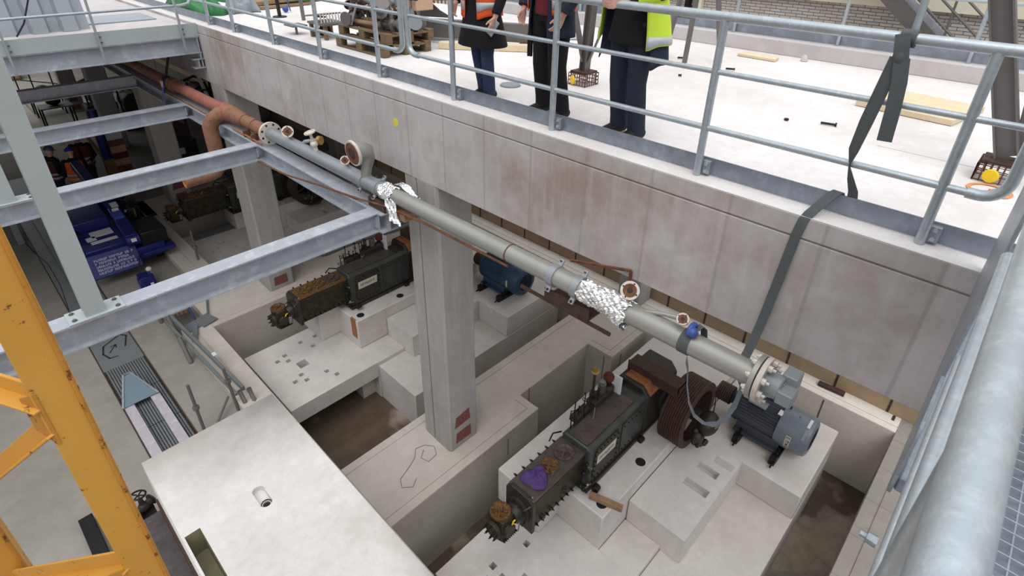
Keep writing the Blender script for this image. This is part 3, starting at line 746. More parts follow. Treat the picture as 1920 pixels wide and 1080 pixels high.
# ================================================================== PIPES
def pz(y): return 4.293 - 0.0105 * (y - 0.8)
PX = 3.2
t = thing('main_pipe', 'long grey flanged pipe running beside the beam with foil-wrapped joints and flanged stubs', 'pipe', (3.2, 4.4, 4.1))
MB().tube([(PX, 0.78, pz(0.78)), (PX, 5.0, pz(5.0))], 0.086, 28).build('pipe_run', 'pipe_grey', t)
MB().tube([(PX, 5.0, pz(5.0)), (PX, 8.0, pz(8.0))], 0.088, 28).build('pipe_run', 'pipe_blue_grey', t)
MB().lathe((PX, 0.70, pz(0.7)), (0, 1, 0), [(0, 0.160), (0.034, 0.160)], 32).build('end_flange', 'flange_white', t, bevel=0.003)
MB().lathe((PX, 0.742, pz(0.7)), (0, 1, 0), [(0, 0.160), (0.034, 0.160)], 32).build('end_flange', 'pipe_grey', t, bevel=0.003)
for k in range(8):
    a = k * PI / 4 + 0.2
    c0 = V((PX + 0.128 * math.cos(a), 0.70, pz(0.7) + 0.128 * math.sin(a)))
    q = MB().lathe(c0 + V((0, -0.05, 0)), (0, 1, 0), [(0, 0.011), (0.022, 0.011), (0.022, 0.024), (0.05, 0.024)], 8)
    q.lathe(c0 + V((0, 0.076, 0)), (0, 1, 0), [(0, 0.022), (0.02, 0.022), (0.02, 0.011), (0.034, 0.011)], 8)
    q.build('flange_bolt', 'bolt_white', t)
MB().lathe((PX, 0.70, pz(0.7)), (0, -1, 0), [(0, 0.085), (0.10, 0.085), (0.11, 0.075)], 24).build('blank_cap', 'terminal_grey', t, bevel=0.003)
q = MB().box(PX + 0.02, PX + 0.14, 0.52, 0.62, pz(0.7) - 0.02, pz(0.7) + 0.10).box(PX - 0.09, PX + 0.03, 0.50, 0.60, pz(0.7) - 0.06, pz(0.7) + 0.04)
q.box(PX - 0.02, PX + 0.04, 0.58, 0.66, pz(0.7) - 0.05, pz(0.7) + 0.05)
q.build('actuator_pad', 'terminal_grey', t, bevel=0.008)
MB().torus((PX, 3.08, pz(3.08)), (0, 1, 0), 0.088, 0.006, 28).build('weld_seam', 'rust', t)
for y in (2.54, 2.28, 5.50, 5.20):
    cl = MB().ring((PX, y - 0.035, pz(y)), (0, 1, 0), 0.101, 0.085, 0.07)
    for s_ in (-1, 1):
        d = V((s_ * 0.64, 0, s_ * 0.77)); cc = V((PX, y, pz(y))) + d * 0.125
        cl.obox(cc, (0.06, 0.045, 0.022), Matrix((d, (0, 1, 0), d.cross(V((0, 1, 0))))).transposed())
    c_ = cl.build('pipe_clamp', 'pipe_blue_grey', t, bevel=0.002)
    q = MB()
    for s_ in (-1, 1):
        d = V((s_ * 0.64, 0, s_ * 0.77)); e = d.cross(V((0, 1, 0))); cc = V((PX, y, pz(y))) + d * 0.135
        q.lathe(cc - e * 0.026, e, [(0, 0.008), (0.012, 0.008), (0.012, 0.014), (0.022, 0.014), (0.03, 0.014), (0.03, 0.007), (0.055, 0.007)], 8)
    q.build('clamp_bolt', 'rust_dark', c_)
def foil(y0, y1, seed, droop=0.0):
    rnd = random.Random(seed); jit = {(i, j): rnd.uniform(-0.0032, 0.0032) for i in range(36) for j in range(53)}; ph = [rnd.uniform(0, 6.28) for _ in range(12)]
    def fn(u, v):
        a = -0.5 + v * 2 * PI
        y = y0 + (y1 - y0) * u
        w = 0.005 * math.sin(9 * u + 3 * a + ph[0]) + 0.005 * math.sin(23 * u - 7 * a + ph[1]) + 0.004 * math.sin(41 * u + 13 * a + ph[2]) + 0.002 * math.sin(-57 * u + 19 * a + ph[3])
        r = 0.094 + w + 0.05 * math.exp(-((((a - 4.0 + PI) % (2 * PI)) - PI) / 0.5) ** 2) * (1 - u) ** 3 * droop + jit[(int(u * 34 + 0.5), int(v * 52 + 0.5) % 52)]
        y += 0.014 * math.sin(5 * a + ph[4]) * (2 * u - 1) + 0.01 * math.sin(11 * a + ph[5]) * (2 * u - 1)
        return (PX + r * math.cos(a), y, pz(y) + r * math.sin(a))
    return MB().sheet(fn, 34, 52)
f1 = foil(1.77, 2.23, 3, 1.0)
f1.build('foil_wrap', 'foil', t, smooth=0, thick=0.001)
f2 = foil(4.86, 5.10, 8)
f2.sheet(lambda u, v: (PX - 0.08 - 0.05 * v + 0.01 * math.sin(14 * u + 9 * v), 4.80 + 0.20 * u - 0.16 * v, pz(5) + 0.0 - 0.26 * v + 0.012 * math.sin(15 * v)), 10, 14)
f2.sheet(lambda u, v: (PX + 0.04 + 0.10 * u, 4.95 - 0.34 * v, pz(5) + 0.098 + 0.03 * math.sin(5 * v) + 0.012 * math.sin(16 * u + 9 * v) - 0.05 * v * u), 10, 16)
f2.build('foil_wrap', 'foil', t, smooth=0, thick=0.001)

def stub(y, d, L, rp, rf, side=0.0, bore='rust_dark', face='flange_white', x0=PX, off=(0, 0, 0)):
    d = V(d).normalized(); c0 = V((x0, y, pz(y))) + d * 0.07 + V(off)
    e = c0 + d * L
    s_ = MB().tube([c0, e], rp, 16).build('stub', 'pipe_grey', t)
    MB().lathe(e, d, [(-0.012, rf), (0.012, rf)], 24).build('stub_flange', face, s_, bevel=0.002)
    MB().lathe(e + d * 0.0125, d, [(0, rf * 0.72), (0.002, rf * 0.72)], 24).build('flange_face', 'rust', s_)
    MB().lathe(e + d * 0.0145, d, [(0, rf * 0.3), (0.002, rf * 0.3)], 16).build('bore', 'black_metal', s_)
    q = MB(); u = d.orthogonal().normalized(); w = d.cross(u)
    for k in range(4):
        a = k * PI / 2 + 0.6
        q.lathe(e + d * 0.012 + (u * math.cos(a) + w * math.sin(a)) * rf * 0.8, d, [(0, rf * 0.09), (0.004, rf * 0.09)], 8)
    q.build('bolt_hole', 'black_metal', s_)
    return s_
stub(1.80, (-0.66, -0.30, 0.55), 0.06, 0.034, 0.074, off=(0.075, 0.03, 0.135))
MB().tube([(PX + 0.03, 1.83, pz(1.8) + 0.07), (PX + 0.06, 1.84, pz(1.8) + 0.13), (PX + 0.05, 1.83, pz(1.8) + 0.17)], 0.033, 12).build('stub_neck', 'pipe_grey', t)
stub(1.36, (-0.62, -0.15, 0.60), 0.05, 0.018, 0.046, off=(0.08, 0.0, 0.09))
MB().tube([(PX + 0.01, 1.66, pz(1.6) + 0.07), (PX + 0.03, 1.50, pz(1.5) + 0.115), (PX + 0.045, 1.38, pz(1.4) + 0.13)], 0.017, 12).build('stub', 'pipe_grey', t)
stub(5.86, (-0.45, -0.65, 0.45), 0.05, 0.022, 0.056, off=(0.0, 0.02, 0.13))
MB().tube([(PX, 5.86, pz(5.8) + 0.07), (PX, 5.86, pz(5.8) + 0.17)], 0.022, 12).build('stub_neck', 'pipe_blue_grey', t)
stub(7.32, (-0.42, -0.70, 0.42), 0.05, 0.030, 0.080, off=(0.0, 0.02, 0.15))
MB().tube([(PX, 7.32, pz(7.3) + 0.07), (PX, 7.32, pz(7.3) + 0.18)], 0.028, 12).build('stub_neck', 'pipe_blue_grey', t)
# wide elbow nozzle
el = [(PX, 5.46, pz(5.4) + 0.05), (PX + 0.005, 5.45, pz(5.4) + 0.14), (PX + 0.02, 5.435, pz(5.4) + 0.22), (PX + 0.03, 5.425, pz(5.4) + 0.30), (PX + 0.005, 5.42, pz(5.4) + 0.375), (PX - 0.06, 5.42, pz(5.4) + 0.405), (PX - 0.15, 5.42, pz(5.4) + 0.40)]
e_ = MB().tube(el, [0.062, 0.058, 0.066, 0.085, 0.105, 0.115, 0.115], 22).build('elbow_nozzle', 'pipe_grey', t, smooth=80)
d = V((-1, 0.0, -0.08)).normalized(); ec = V(el[-1])
MB().lathe(ec, d, [(-0.02, 0.150), (0.012, 0.150)], 28).build('nozzle_flange', 'flange_white', e_, bevel=0.003)
MB().ring(ec + d * 0.012, d, 0.128, 0.07, 0.005).build('gasket_face', 'rust', e_)
MB().lathe(ec + d * 0.013, d, [(0, 0.072), (0.001, 0.070)], 22).build('bore', 'rust_dark', e_)
# valve stub
v = MB().tube([(PX, 6.62, pz(6.6) + 0.07), (PX - 0.02, 6.64, pz(6.6) + 0.24)], 0.032, 14).sphere((PX - 0.01, 6.63, pz(6.6) + 0.17), 0.05).tube([(PX - 0.02, 6.64, pz(6.6) + 0.24), (PX - 0.03, 6.65, pz(6.6) + 0.32)], 0.02, 12)
v = v.build('valve', 'bolt_white', t)
MB().lathe((PX - 0.03, 6.65, pz(6.6) + 0.32), (-0.25, 0.1, 1), [(0, 0.075), (0.016, 0.075), (0.016, 0.055), (0.006, 0.05)], 22).build('valve_cap', 'flange_white', v)
v = MB().tube([(PX + 0.02, 7.05, pz(7) + 0.05), (PX + 0.05, 7.0, pz(7) + 0.10), (PX + 0.12, 6.88, pz(7) + 0.13), (PX + 0.16, 6.80, pz(7) + 0.14)], 0.026, 14).build('side_branch', 'pipe_blue_grey', t)
MB().lathe((PX + 0.15, 6.82, pz(7) + 0.14), (0.4, -0.8, 0.05), [(0, 0.06), (0.02, 0.06), (0.026, 0.06), (0.046, 0.06)], 18).build('branch_flange', 'brass', v)
ff = MB().lathe((PX, 7.95, pz(8)), (0, 1, 0), [(0, 0.165), (0.04, 0.165)], 34).build('far_flange', 'flange_white', t, bevel=0.003)
for k in range(8):
    a = k * PI / 4 + 0.35
    MB().lathe((PX + 0.132 * math.cos(a), 7.945, pz(8) + 0.132 * math.sin(a)), (0, 1, 0), [(0, 0.016), (0.004, 0.016)], 8).build('bolt_hole', 'black_metal', ff)

# ---- primer coloured pipe
t = thing('primer_pipe', 'rust-red primed pipe with a welded elbow branch, continuing the grey pipe into the hall', 'pipe', (3.2, 12, 3.2))
MB().tube([(PX, 8.0, pz(8)), (PX, 8.85, pz(8.8)), (PX, 8.98, pz(9)), (PX, 9.28, pz(9.2)), (PX, 9.36, pz(9.3))], [0.094, 0.094, 0.118, 0.130, 0.128], 26).build('pipe_run', 'brown_primer', t, smooth=60)
for y in (8.45, 8.80): MB().torus((PX, y, pz(y)), (0, 1, 0), 0.096, 0.007, 26).build('weld_seam', 'rust', t)
MB().tube([(PX, 9.30, pz(9.3)), (PX - 0.02, 9.5, pz(9.5) + 0.01), (PX - 0.01, 9.68, pz(9.6)), (PX, 9.78, pz(9.7))], [0.128, 0.14, 0.125, 0.10], 26).build('tee_body', 'red_primer', t, smooth=80)
br = [(PX - 0.02, 9.46, pz(9.4)), (PX - 0.12, 9.52, pz(9.4) - 0.02), (PX - 0.22, 9.58, pz(9.4) - 0.10), (PX - 0.28, 9.61, pz(9.4) - 0.22), (PX - 0.28, 9.62, pz(9.4) - 0.45), (PX - 0.28, 9.62, 3.42),
      (PX - 0.30, 9.63, 3.30), (PX - 0.36, 9.64, 3.22), (PX - 0.46, 9.65, 3.19), (2.36, 9.66, 3.18)]
MB().tube(br, [0.12, 0.12, 0.12, 0.12, 0.118, 0.115, 0.115, 0.115, 0.115, 0.115], 22).build('elbow_branch', 'brown_primer', t, smooth=80)
MB().lathe((2.36, 9.66, 3.18), (-1, 0, 0), [(0, 0.118), (0.02, 0.118), (0.02, 0.10), (0.002, 0.09)], 22).build('branch_mouth', 'rust_orange', t)
MB().tube([(PX, 9.76, pz(9.8)), (PX, 24, pz(24) + 0.04)], 0.098, 24).build('pipe_run', 'red_primer', t)
MB().tube([(PX, 11.85, pz(11.9)), (PX, 12.08, pz(12))], 0.125, 24).build('coupling', 'brown_primer', t, bevel=0.01)
MB().tube([(PX - 0.115, 9.8, 4.05), (PX - 0.115, 12.6, 4.05)], 0.010, 8).tube([(PX - 0.12, 8.05, 4.06), (PX - 0.12, 9.1, 4.06)], 0.012, 8).build('trace_tube', 'rust_orange', t)
for y in (8.35, 8.62): MB().box(PX - 0.13, PX - 0.03, y, y + 0.05, 4.03, 4.12).build('saddle', 'rust', t)
# angle bar and supports carrying the pipe
t = thing('pipe_support', 'thin rusty angle bar and shoes under the grey pipe', 'pipe support', (3.15, 4.5, 4.02))
MB().tube([(2.99, 8.1, 3.80), (2.99, 7.2, 3.86), (3.02, 6.3, 3.98), (3.07, 5.5, 4.05), (3.105, 5.0, 4.12), (3.13, 4.3, 4.155), (3.135, 3.05, 4.17)], 0.013, 8).build('angle_bar', 'rust', t)
MB().box(3.10, 3.30, 4.98, 5.30, 4.025, 4.14).build('shoe', 'rust_dark', t)
MB().box(3.14, 3.34, 2.12, 2.60, 4.03, 4.05).box(3.14, 3.16, 2.12, 2.60, 4.05, 4.15).build('shoe', 'rust_dark', t)
MB().box(3.12, 3.40, 4.62, 5.0, 4.035, 4.12).build('shoe', 'wood_old', t)
MB().box(3.15, 3.17, 1.9, 2.9, 4.00, 4.03).box(3.17, 3.55, 2.30, 2.36, 4.0, 4.03).build('cantilever', 'rust_dark', t)
a = MB().bar((3.42, 2.55, 4.33), (3.53, 2.00, 4.42), 0.02, 0.02).bar((3.53, 2.00, 4.42), (3.53, 2.00, 4.22), 0.02, 0.02)
tag(a.build('bracket_rod', 'rust'), 'bent rusty rod hanging under the long beam beside the pipe clamps', 'bracket')
tg = thing('ratchet_strap', 'blue webbing strap around the red pipe in the shade below the platform', 'strap', (3.2, 12.25, 4.0))
MB().ring((PX, 12.2, pz(12.2)), (0, 1, 0), 0.125, 0.118, 0.12).build('loop', 'blue_paint', tg)
MB().ribbon([(PX - 0.02, 12.26, pz(12) + 0.12), (PX + 0.1, 12.28, 4.6), (PX + 0.28, 12.3, 5.0)], (0, 1, 0), 0.12, 0.006).build('webbing', 'rubber', tg)
MB().ribbon([(PX - 0.12, 12.22, 4.2), (PX - 0.16, 12.22, 4.0), (PX - 0.17, 12.22, 3.78)], (0, 1, 0), 0.12, 0.006).build('tail', 'blue_light', tg)
MB().box(PX - 0.15, PX - 0.12, 12.17, 12.25, 4.12, 4.24).build('label', 'paper', tg)

# ---- straps
t = thing('lashing_strap', 'dark grey strap knotted on the guard rail, hanging down the beam to the pipe', 'strap', (3.68, 0.65, 4.2))
k = MB().ring((3.68, 0.60, 6.435), (0, 1, 0), 0.046, 0.034, 0.075)
k.sphere((3.63, 0.64, 6.345), 0.045, 0.7, 0.8, 1.1).ribbon([(3.63, 0.66, 6.46), (3.61, 0.64, 6.38), (3.62, 0.62, 6.30)], (0, 1, 0), 0.07, 0.012)
k.build('knot', 'strap_grey', t)
MB().ribbon([(3.61, 0.625, 6.34), (3.605, 0.60, 6.22), (3.60, 0.585, 6.08), (3.60, 0.575, 5.90)], (0, 1, 0.05), 0.075, 0.005).build('tail', 'strap_grey', t)
MB().ribbon([(3.62, 0.65, 6.34), (3.62, 0.67, 6.18), (3.625, 0.695, 5.98), (3.64, 0.715, 5.80), (3.65, 0.715, 5.70), (3.70, 0.69, 5.60), (3.735, 0.665, 5.52), (3.76, 0.66, 5.46), (3.77, 0.66, 5.36)],
            [(0, 1, 0)] * 3 + [(0.3, 0.9, 0), (0.9, 0.2, 0), (0.4, 0.9, 0), (0, 1, 0), (0, 1, 0), (0, 1, 0)], [0.07, 0.07, 0.07, 0.06, 0.03, 0.05, 0.055, 0.06, 0.06], 0.005).build('loose_run', 'strap_grey', t)
MB().ribbon([(3.765, 0.72, 5.40), (3.757, 0.733, 5.46), (3.748, 0.738, 5.484), (3.73, 0.745, 5.492), (3.70, 0.762, 5.478), (3.65, 0.785, 5.44), (3.60, 0.81, 5.395), (3.565, 0.83, 5.36), (3.545, 0.845, 5.32), (3.538, 0.86, 5.20), (3.52, 0.885, 4.80), (3.48, 0.90, 4.5), (3.40, 0.91, 4.30), (3.33, 0.91, 4.24)],
            (0, 1, 0), 0.062, 0.005).build('hanging_run', 'strap_grey', t)
t = thing('sling_strap', 'grey sling looping below the end of the grey pipe, with a blue knot', 'strap', (3.2, 1.05, 3.65))
MB().ribbon([(3.22, 0.88, 4.20), (3.19, 0.83, 4.14), (3.17, 0.835, 4.00), (3.16, 0.87, 3.85), (3.16, 0.93, 3.74), (3.16, 1.01, 3.69), (3.16, 1.09, 3.71), (3.16, 1.15, 3.80), (3.155, 1.19, 3.95), (3.15, 1.21, 4.10), (3.12, 1.225, 4.20)],
            [(-0.6, -0.5, 0.5)] * 5 + [(-0.9, 0, 0.4)] * 2 + [(-0.9, -0.3, 0.1)] * 4, [0.06, 0.065, 0.07, 0.07, 0.065, 0.055, 0.045, 0.035, 0.03, 0.04, 0.055], 0.005).build('loop', 'strap_light', t)
MB().ring((PX, 1.235, pz(1.3)), (0, 1, 0), 0.093, 0.087, 0.08).build('wrap', 'strap_grey', t)
q = MB().tube(arc((PX + 0.0, 1.26, pz(1.2) + 0.105), (1, 0, 0), (0, 0, 1), 0.05, PI, 0.0, 8), 0.022, 10).sphere((PX - 0.03, 1.24, pz(1.2) + 0.12), 0.04)
q.build('knot', 'blue_light', t)
MB().ribbon([(PX + 0.03, 1.24, pz(1) + 0.12), (PX + 0.06, 1.22, pz(1) + 0.14), (PX + 0.09, 1.21, pz(1) + 0.10), (PX + 0.10, 1.20, pz(1) + 0.02)], (0, 1, 0), 0.05, 0.006).build('tail', 'strap_grey', t)
# ================================================================== MACHINES IN THE PITS
def text_strokes(mb, o, u, w, width, height, rows, seed, gap=0.35, nrm=0.002):
    # rows of small illegible letter strokes
    rnd = random.Random(seed); o = V(o); u = V(u).normalized(); w = V(w).normalized(); n = u.cross(w)
    rh = height / rows
    for r in range(rows):
        x = 0.0; ch = rh * (1 - gap)
        y0 = height - (r + 1) * rh
        while x < width - ch * 0.5:
            cw = ch * rnd.uniform(0.45, 0.75)
            if rnd.random() < 0.13: x += cw; continue
            kind = rnd.randrange(4); t = ch * 0.16
            seg = [((0, 0), (t, ch))]
            if kind in (0, 1): seg.append(((0, ch - t), (cw, ch)))
            if kind in (1, 2): seg.append(((0, ch * 0.45), (cw * 0.9, ch * 0.45 + t)))
            if kind in (0, 3): seg.append(((cw - t, 0), (cw, ch)))
            if kind in (2, 3): seg.append(((0, 0), (cw, t)))
            for (a, b), (c, d) in seg:
                p = [o + u * (x + a) + w * (y0 + b), o + u * (x + c) + w * (y0 + b), o + u * (x + c) + w * (y0 + d), o + u * (x + a) + w * (y0 + d)]
                mb.add([q + n * nrm for q in p], [(0, 1, 2, 3)])
            x += cw + ch * 0.22
    return mb
def letters(s, o, u, w, size, mat, parent, name='lettering'):
    cu = bpy.data.curves.new('lettering', 'FONT'); cu.body = s; cu.size = size; cu.extrude = 0.0008
    ob = bpy.data.objects.new('lettering_curve', cu)
    me = bpy.data.meshes.new_from_object(ob)
    u = V(u).normalized(); w = V(w).normalized(); n = u.cross(w)
    b = MB(); b.add([V(o) + u * v.co.x + w * v.co.y + n * v.co.z for v in me.vertices], [tuple(p.vertices) for p in me.polygons])
    bpy.data.objects.remove(ob); bpy.data.curves.remove(cu); bpy.data.meshes.remove(me)
    return b.build(name, mat, parent, smooth=0)
def hexbolt(mb, p, d, r=0.016, h=0.016):
    return mb.lathe(p, d, [(0, r), (h, r), (h, r * 0.45), (h * 1.7, r * 0.4)], 6)
def star_cover(t, x, y, z, r, mat, name='valve_cover'):
    c = MB().lathe((x, y, z), (0, 0, 1), [(0, r), (0.03, r), (0.035, r * 0.8), (0.018, r * 0.6), (0.018, r * 0.25), (0.05, r * 0.22), (0.05, 0.01)], 26)
    for k in range(4):
        a = k * PI / 2 + 0.5
        c.bar((x, y, z + 0.03), (x + r * 0.85 * math.cos(a), y + r * 0.85 * math.sin(a), z + 0.03), 0.025, 0.02)
    o = c.build(name, mat, t)
    q = MB()
    for k in range(8): hexbolt(q, (x + r * 0.86 * math.cos(k * PI / 4), y + r * 0.86 * math.sin(k * PI / 4), z + 0.03), (0, 0, 1), 0.013, 0.014)
    q.build('cover_bolt', mat, o)
    return o

t = comp = thing('compressor', 'dark greasy compressor on the nearest foundation, purple cloth on its cylinder block', 'compressor', (5.0, 2.95, 0.1), 'old compressors on the foundations')
ck = MB()
ck.prism([(2.72, 0.16), (2.72, 0.84), (2.78, 0.89), (3.16, 0.89), (3.20, 0.84), (3.20, 0.16)], (4.40, 0, 0), (0, 1, 0), (0, 0, 1), (2.05, 0, 0))
ck.build('crankcase', 'machine_green', t, bevel=0.02)
MB().box(4.36, 6.5, 2.68, 3.24, 0.10, 0.165).build('bed_frame', 'machine_dark', t, bevel=0.01)
# side inspection cover with the name plate
sc = MB().prism([(4.50, 0.40), (4.53, 0.74), (4.58, 0.80), (5.05, 0.80), (5.08, 0.74), (5.08, 0.28), (5.03, 0.22), (4.56, 0.22), (4.50, 0.28)], (0, 2.722, 0), (1, 0, 0), (0, 0, 1), (0, -0.018, 0))
sc = sc.build('inspection_cover', 'machine_dark', t, bevel=0.004)
q = MB()
for i in range(7):
    hexbolt(q, (4.55 + i * 0.08, 2.704, 0.76), (0, -1, 0), 0.012, 0.012); hexbolt(q, (4.55 + i * 0.08, 2.704, 0.26), (0, -1, 0), 0.012, 0.012)
for i in range(5):
    hexbolt(q, (4.525, 2.704, 0.30 + i * 0.10), (0, -1, 0), 0.012, 0.012); hexbolt(q, (5.055, 2.704, 0.32 + i * 0.10), (0, -1, 0), 0.012, 0.012)
q.build('cover_bolt', 'black_metal', sc)
pl = MB().prism([(4.57, 0.50), (5.00, 0.50), (5.01, 0.66), (4.575, 0.66)], (0, 2.703, 0), (1, 0, 0), (0, 0, 1), (0, -0.005, 0)).build('name_plate', 'label_white', t)
text_strokes(MB(), (4.62, 2.6975, 0.55), (1, 0, 0), (0, 0, 1), 0.34, 0.07, 1, 5, 0.2, 0.0008).build('lettering', 'ink', pl, smooth=0)
sc2 = MB().box(5.16, 5.62, 2.706, 2.72, 0.24, 0.78).build('inspection_cover', 'machine_green', t, bevel=0.004)
q = MB()
for i in range(5):
    hexbolt(q, (5.20 + i * 0.095, 2.706, 0.74), (0, -1, 0), 0.011, 0.012); hexbolt(q, (5.20 + i * 0.095, 2.706, 0.28), (0, -1, 0), 0.011, 0.012)
q.build('cover_bolt', 'black_metal', sc2)
# crosshead / top deck plates
MB().box(4.44, 5.55, 2.80, 3.12, 0.89, 0.905).build('top_cover', 'machine_top', t, bevel=0.004)
# cylinder block
cb = MB().prism([(2.80, 0.25), (2.80, 0.72), (2.84, 0.77), (3.16, 0.77), (3.20, 0.72), (3.20, 0.25)], (3.40, 0, 0), (0, 1, 0), (0, 0, 1), (1.0, 0, 0))
cb.build('cylinder_block', 'machine_olive', t, bevel=0.012)
tp = MB().box(3.37, 4.40, 2.79, 3.21, 0.765, 0.795)
tp.build('cylinder_top', 'machine_top', t, bevel=0.006)
for x in (3.62, 3.90, 4.20):
    star_cover(t, x, 3.0, 0.795, 0.125 if x < 4.1 else 0.14, 'rust_gold' if x < 4.1 else 'machine_top')
fr = MB().prism([(2.77, 0.22), (2.77, 0.74), (2.85, 0.82), (3.15, 0.82), (3.23, 0.74), (3.23, 0.22)], (3.34, 0, 0), (0, 1, 0), (0, 0, 1), (0.06, 0, 0))
fr.build('end_flange', 'machine_dark', t, bevel=0.01)
MB().lathe((3.34, 3.0, 0.5), (-1, 0, 0), [(0, 0.19), (0.03, 0.19), (0.05, 0.12), (0.14, 0.10)], 24).build('stuffing_box', 'machine_dark', t)
q = MB()
for k in range(10):
    a = k * 2 * PI / 10
    hexbolt(q, (3.34, 3.0 + 0.165 * math.cos(a), 0.5 + 0.165 * math.sin(a)), (-1, 0, 0), 0.015, 0.05)
for i in range(9): hexbolt(q, (3.45 + i * 0.10, 2.80, 0.30), (0, -1, 0), 0.016, 0.03)
for i in range(6): hexbolt(q, (3.5 + i * 0.15, 3.20, 0.80), (0, 1, 0), 0.016, 0.03)
q.build('flange_bolt', 'black_metal', t)
f = MB().torus((4.00, 2.80, 0.42), (0, 1, 0), 0.05, 0.012, 16, 6).bar((3.95, 2.79, 0.48), (4.05, 2.79, 0.38), 0.012, 0.012).cyl((3.55, 2.80, 0.36), (3.55, 2.75, 0.36), 0.03).cyl((3.70, 2.80, 0.36), (3.70, 2.76, 0.36), 0.022)
f.build('drain_cock', 'machine_dark', t)
# valve head at the outer end
vh = MB().prism([(2.95, 0.24), (2.95, 0.60), (3.22, 0.60), (3.22, 0.24), (3.12, 0.20), (3.04, 0.20)], (3.00, 0, 0), (0, 1, 0), (0, 0, 1), (0.20, 0, 0))
vh.cyl((3.10, 3.08, 0.40), (3.10, 2.90, 0.40), 0.09).cyl((3.10, 3.08, 0.40), (3.10, 3.27, 0.40), 0.09).cyl((3.0, 3.08, 0.40), (2.94, 3.08, 0.40), 0.12)
vh.build('valve_head', 'machine_olive', t, bevel=0.01)
star_cover(t, 3.10, 3.085, 0.60, 0.13, 'rust_gold', 'head_cover')
q = MB()
for k in range(8):
    a = k * PI / 4
    hexbolt(q, (2.94, 3.08 + 0.10 * math.cos(a), 0.40 + 0.10 * math.sin(a)), (-1, 0, 0), 0.016, 0.03)
    hexbolt(q, (3.02 + 0.03 * k, 2.95, 0.25), (0, -1, 0), 0.015, 0.02)
q.build('head_bolt', 'black_metal', t)
MB().tube([(3.13, 2.93, 0.30), (3.13, 2.92, 0.46), (3.16, 2.92, 0.52), (3.19, 2.92, 0.52)], 0.011, 8).build('oil_pipe', 'yellow_cap', t)
MB().tube([(3.24, 2.94, 0.60), (3.25, 2.90, 0.42), (3.24, 2.91, 0.26)], 0.009, 8).tube([(3.42, 2.85, 0.80), (3.35, 2.80, 0.74), (3.31, 2.88, 0.62)], 0.010, 8).tube([(3.80, 2.87, 0.80), (3.83, 2.87, 0.87)], 0.013, 8).build('oil_pipe', 'steel_bright', t)
# fittings between cylinder and crankcase
f = MB()
for p, r in (((4.33, 2.74, 0.50), 0.035), ((4.33, 2.70, 0.58), 0.025), ((4.36, 2.72, 0.66), 0.03), ((4.31, 2.70, 0.24), 0.04), ((4.25, 2.72, 0.33), 0.03)): f.sphere(p, r)
f.cyl((4.33, 2.8, 0.6), (4.33, 2.64, 0.6), 0.016).cyl((4.30, 2.8, 0.3), (4.30, 2.62, 0.3), 0.018)
f.build('grease_fitting', 'black_metal', t)
f = MB().cyl((4.33, 2.68, 0.68), (4.33, 2.62, 0.70), 0.015).sphere((4.33, 2.66, 0.34), 0.025).cyl((4.28, 2.65, 0.34), (4.40, 2.66, 0.30), 0.012)
f.build('grease_fitting', 'steel_bright', t)
MB().lathe((4.42, 2.60, 0.20), (1, 0.1, 0), [(0, 0.055), (0.09, 0.055)], 12).lathe((5.62, 2.65, 0.14), (1, 0, 0), [(0, 0.05), (0.09, 0.05)], 10).build('foot_lug', 'black_metal', t, bevel=0.006)
# lubricator and gauges on the top far edge
f = MB().box(4.62, 4.95, 3.14, 3.26, 0.89, 0.98).box(5.0, 5.35, 3.10, 3.26, 0.89, 1.02).lathe((5.42, 3.18, 0.89), (0, 0, 1), [(0, 0.09), (0.14, 0.09), (0.17, 0.05)], 18)
f.build('lubricator', 'machine_dark', t, bevel=0.008)
rnd = random.Random(4)
f = MB()
for i in range(9):
    x = 4.50 + i * 0.075; h = rnd.uniform(0.08, 0.26); y = 3.16 + rnd.uniform(-0.03, 0.06)
    f.cyl((x, y, 0.9), (x + rnd.uniform(-0.02, 0.02), y, 1.0 + h), 0.008).sphere((x, y, 1.0 + h), 0.016)
    if i % 2: f.torus((x, y, 0.98 + h * 0.6), (1, 0.3, 0), 0.03, 0.006, 12, 5)
f.tube([(4.55, 3.2, 1.0), (4.6, 3.22, 1.1), (4.72, 3.2, 1.04), (4.8, 3.22, 0.96)], 0.008, 6).tube([(4.45, 3.25, 0.8), (4.3, 3.28, 0.86), (4.2, 3.26, 0.80)], 0.012, 6)
f.build('lubricator_pipe', 'black_metal', t)
MB().bar((4.86, 3.02, 0.90), (5.10, 3.16, 0.98), 0.02, 0.015).build('hand_lever', 'steel_bright', t)
f = MB().cyl((5.12, 3.24, 1.0), (5.12, 3.24, 1.46), 0.020).cyl((5.12, 3.24, 1.0), (5.12, 3.24, 1.08), 0.05)
f = f.build('gauge_stem', 'machine_dark', t)
MB().lathe((5.12, 3.24, 1.46), (-0.3, -0.3, 1), [(0, 0.05), (0.03, 0.06), (0.05, 0.04)], 18).build('gauge_head', 'brass', f)
MB().box(5.50, 5.53, 3.02, 3.14, 0.9, 1.22).build('sight_glass', 'paper', t, bevel=0.004)
MB().sphere((5.47, 3.22, 1.14), 0.085).build('filler_cap', 'dark_red_cloth', t)
MB().cyl((5.28, 3.2, 1.02), (5.28, 3.2, 1.16), 0.06).cyl((5.28, 3.2, 1.16), (5.28, 3.2, 1.2), 0.045).build('filler_neck', 'steel_bright', t)
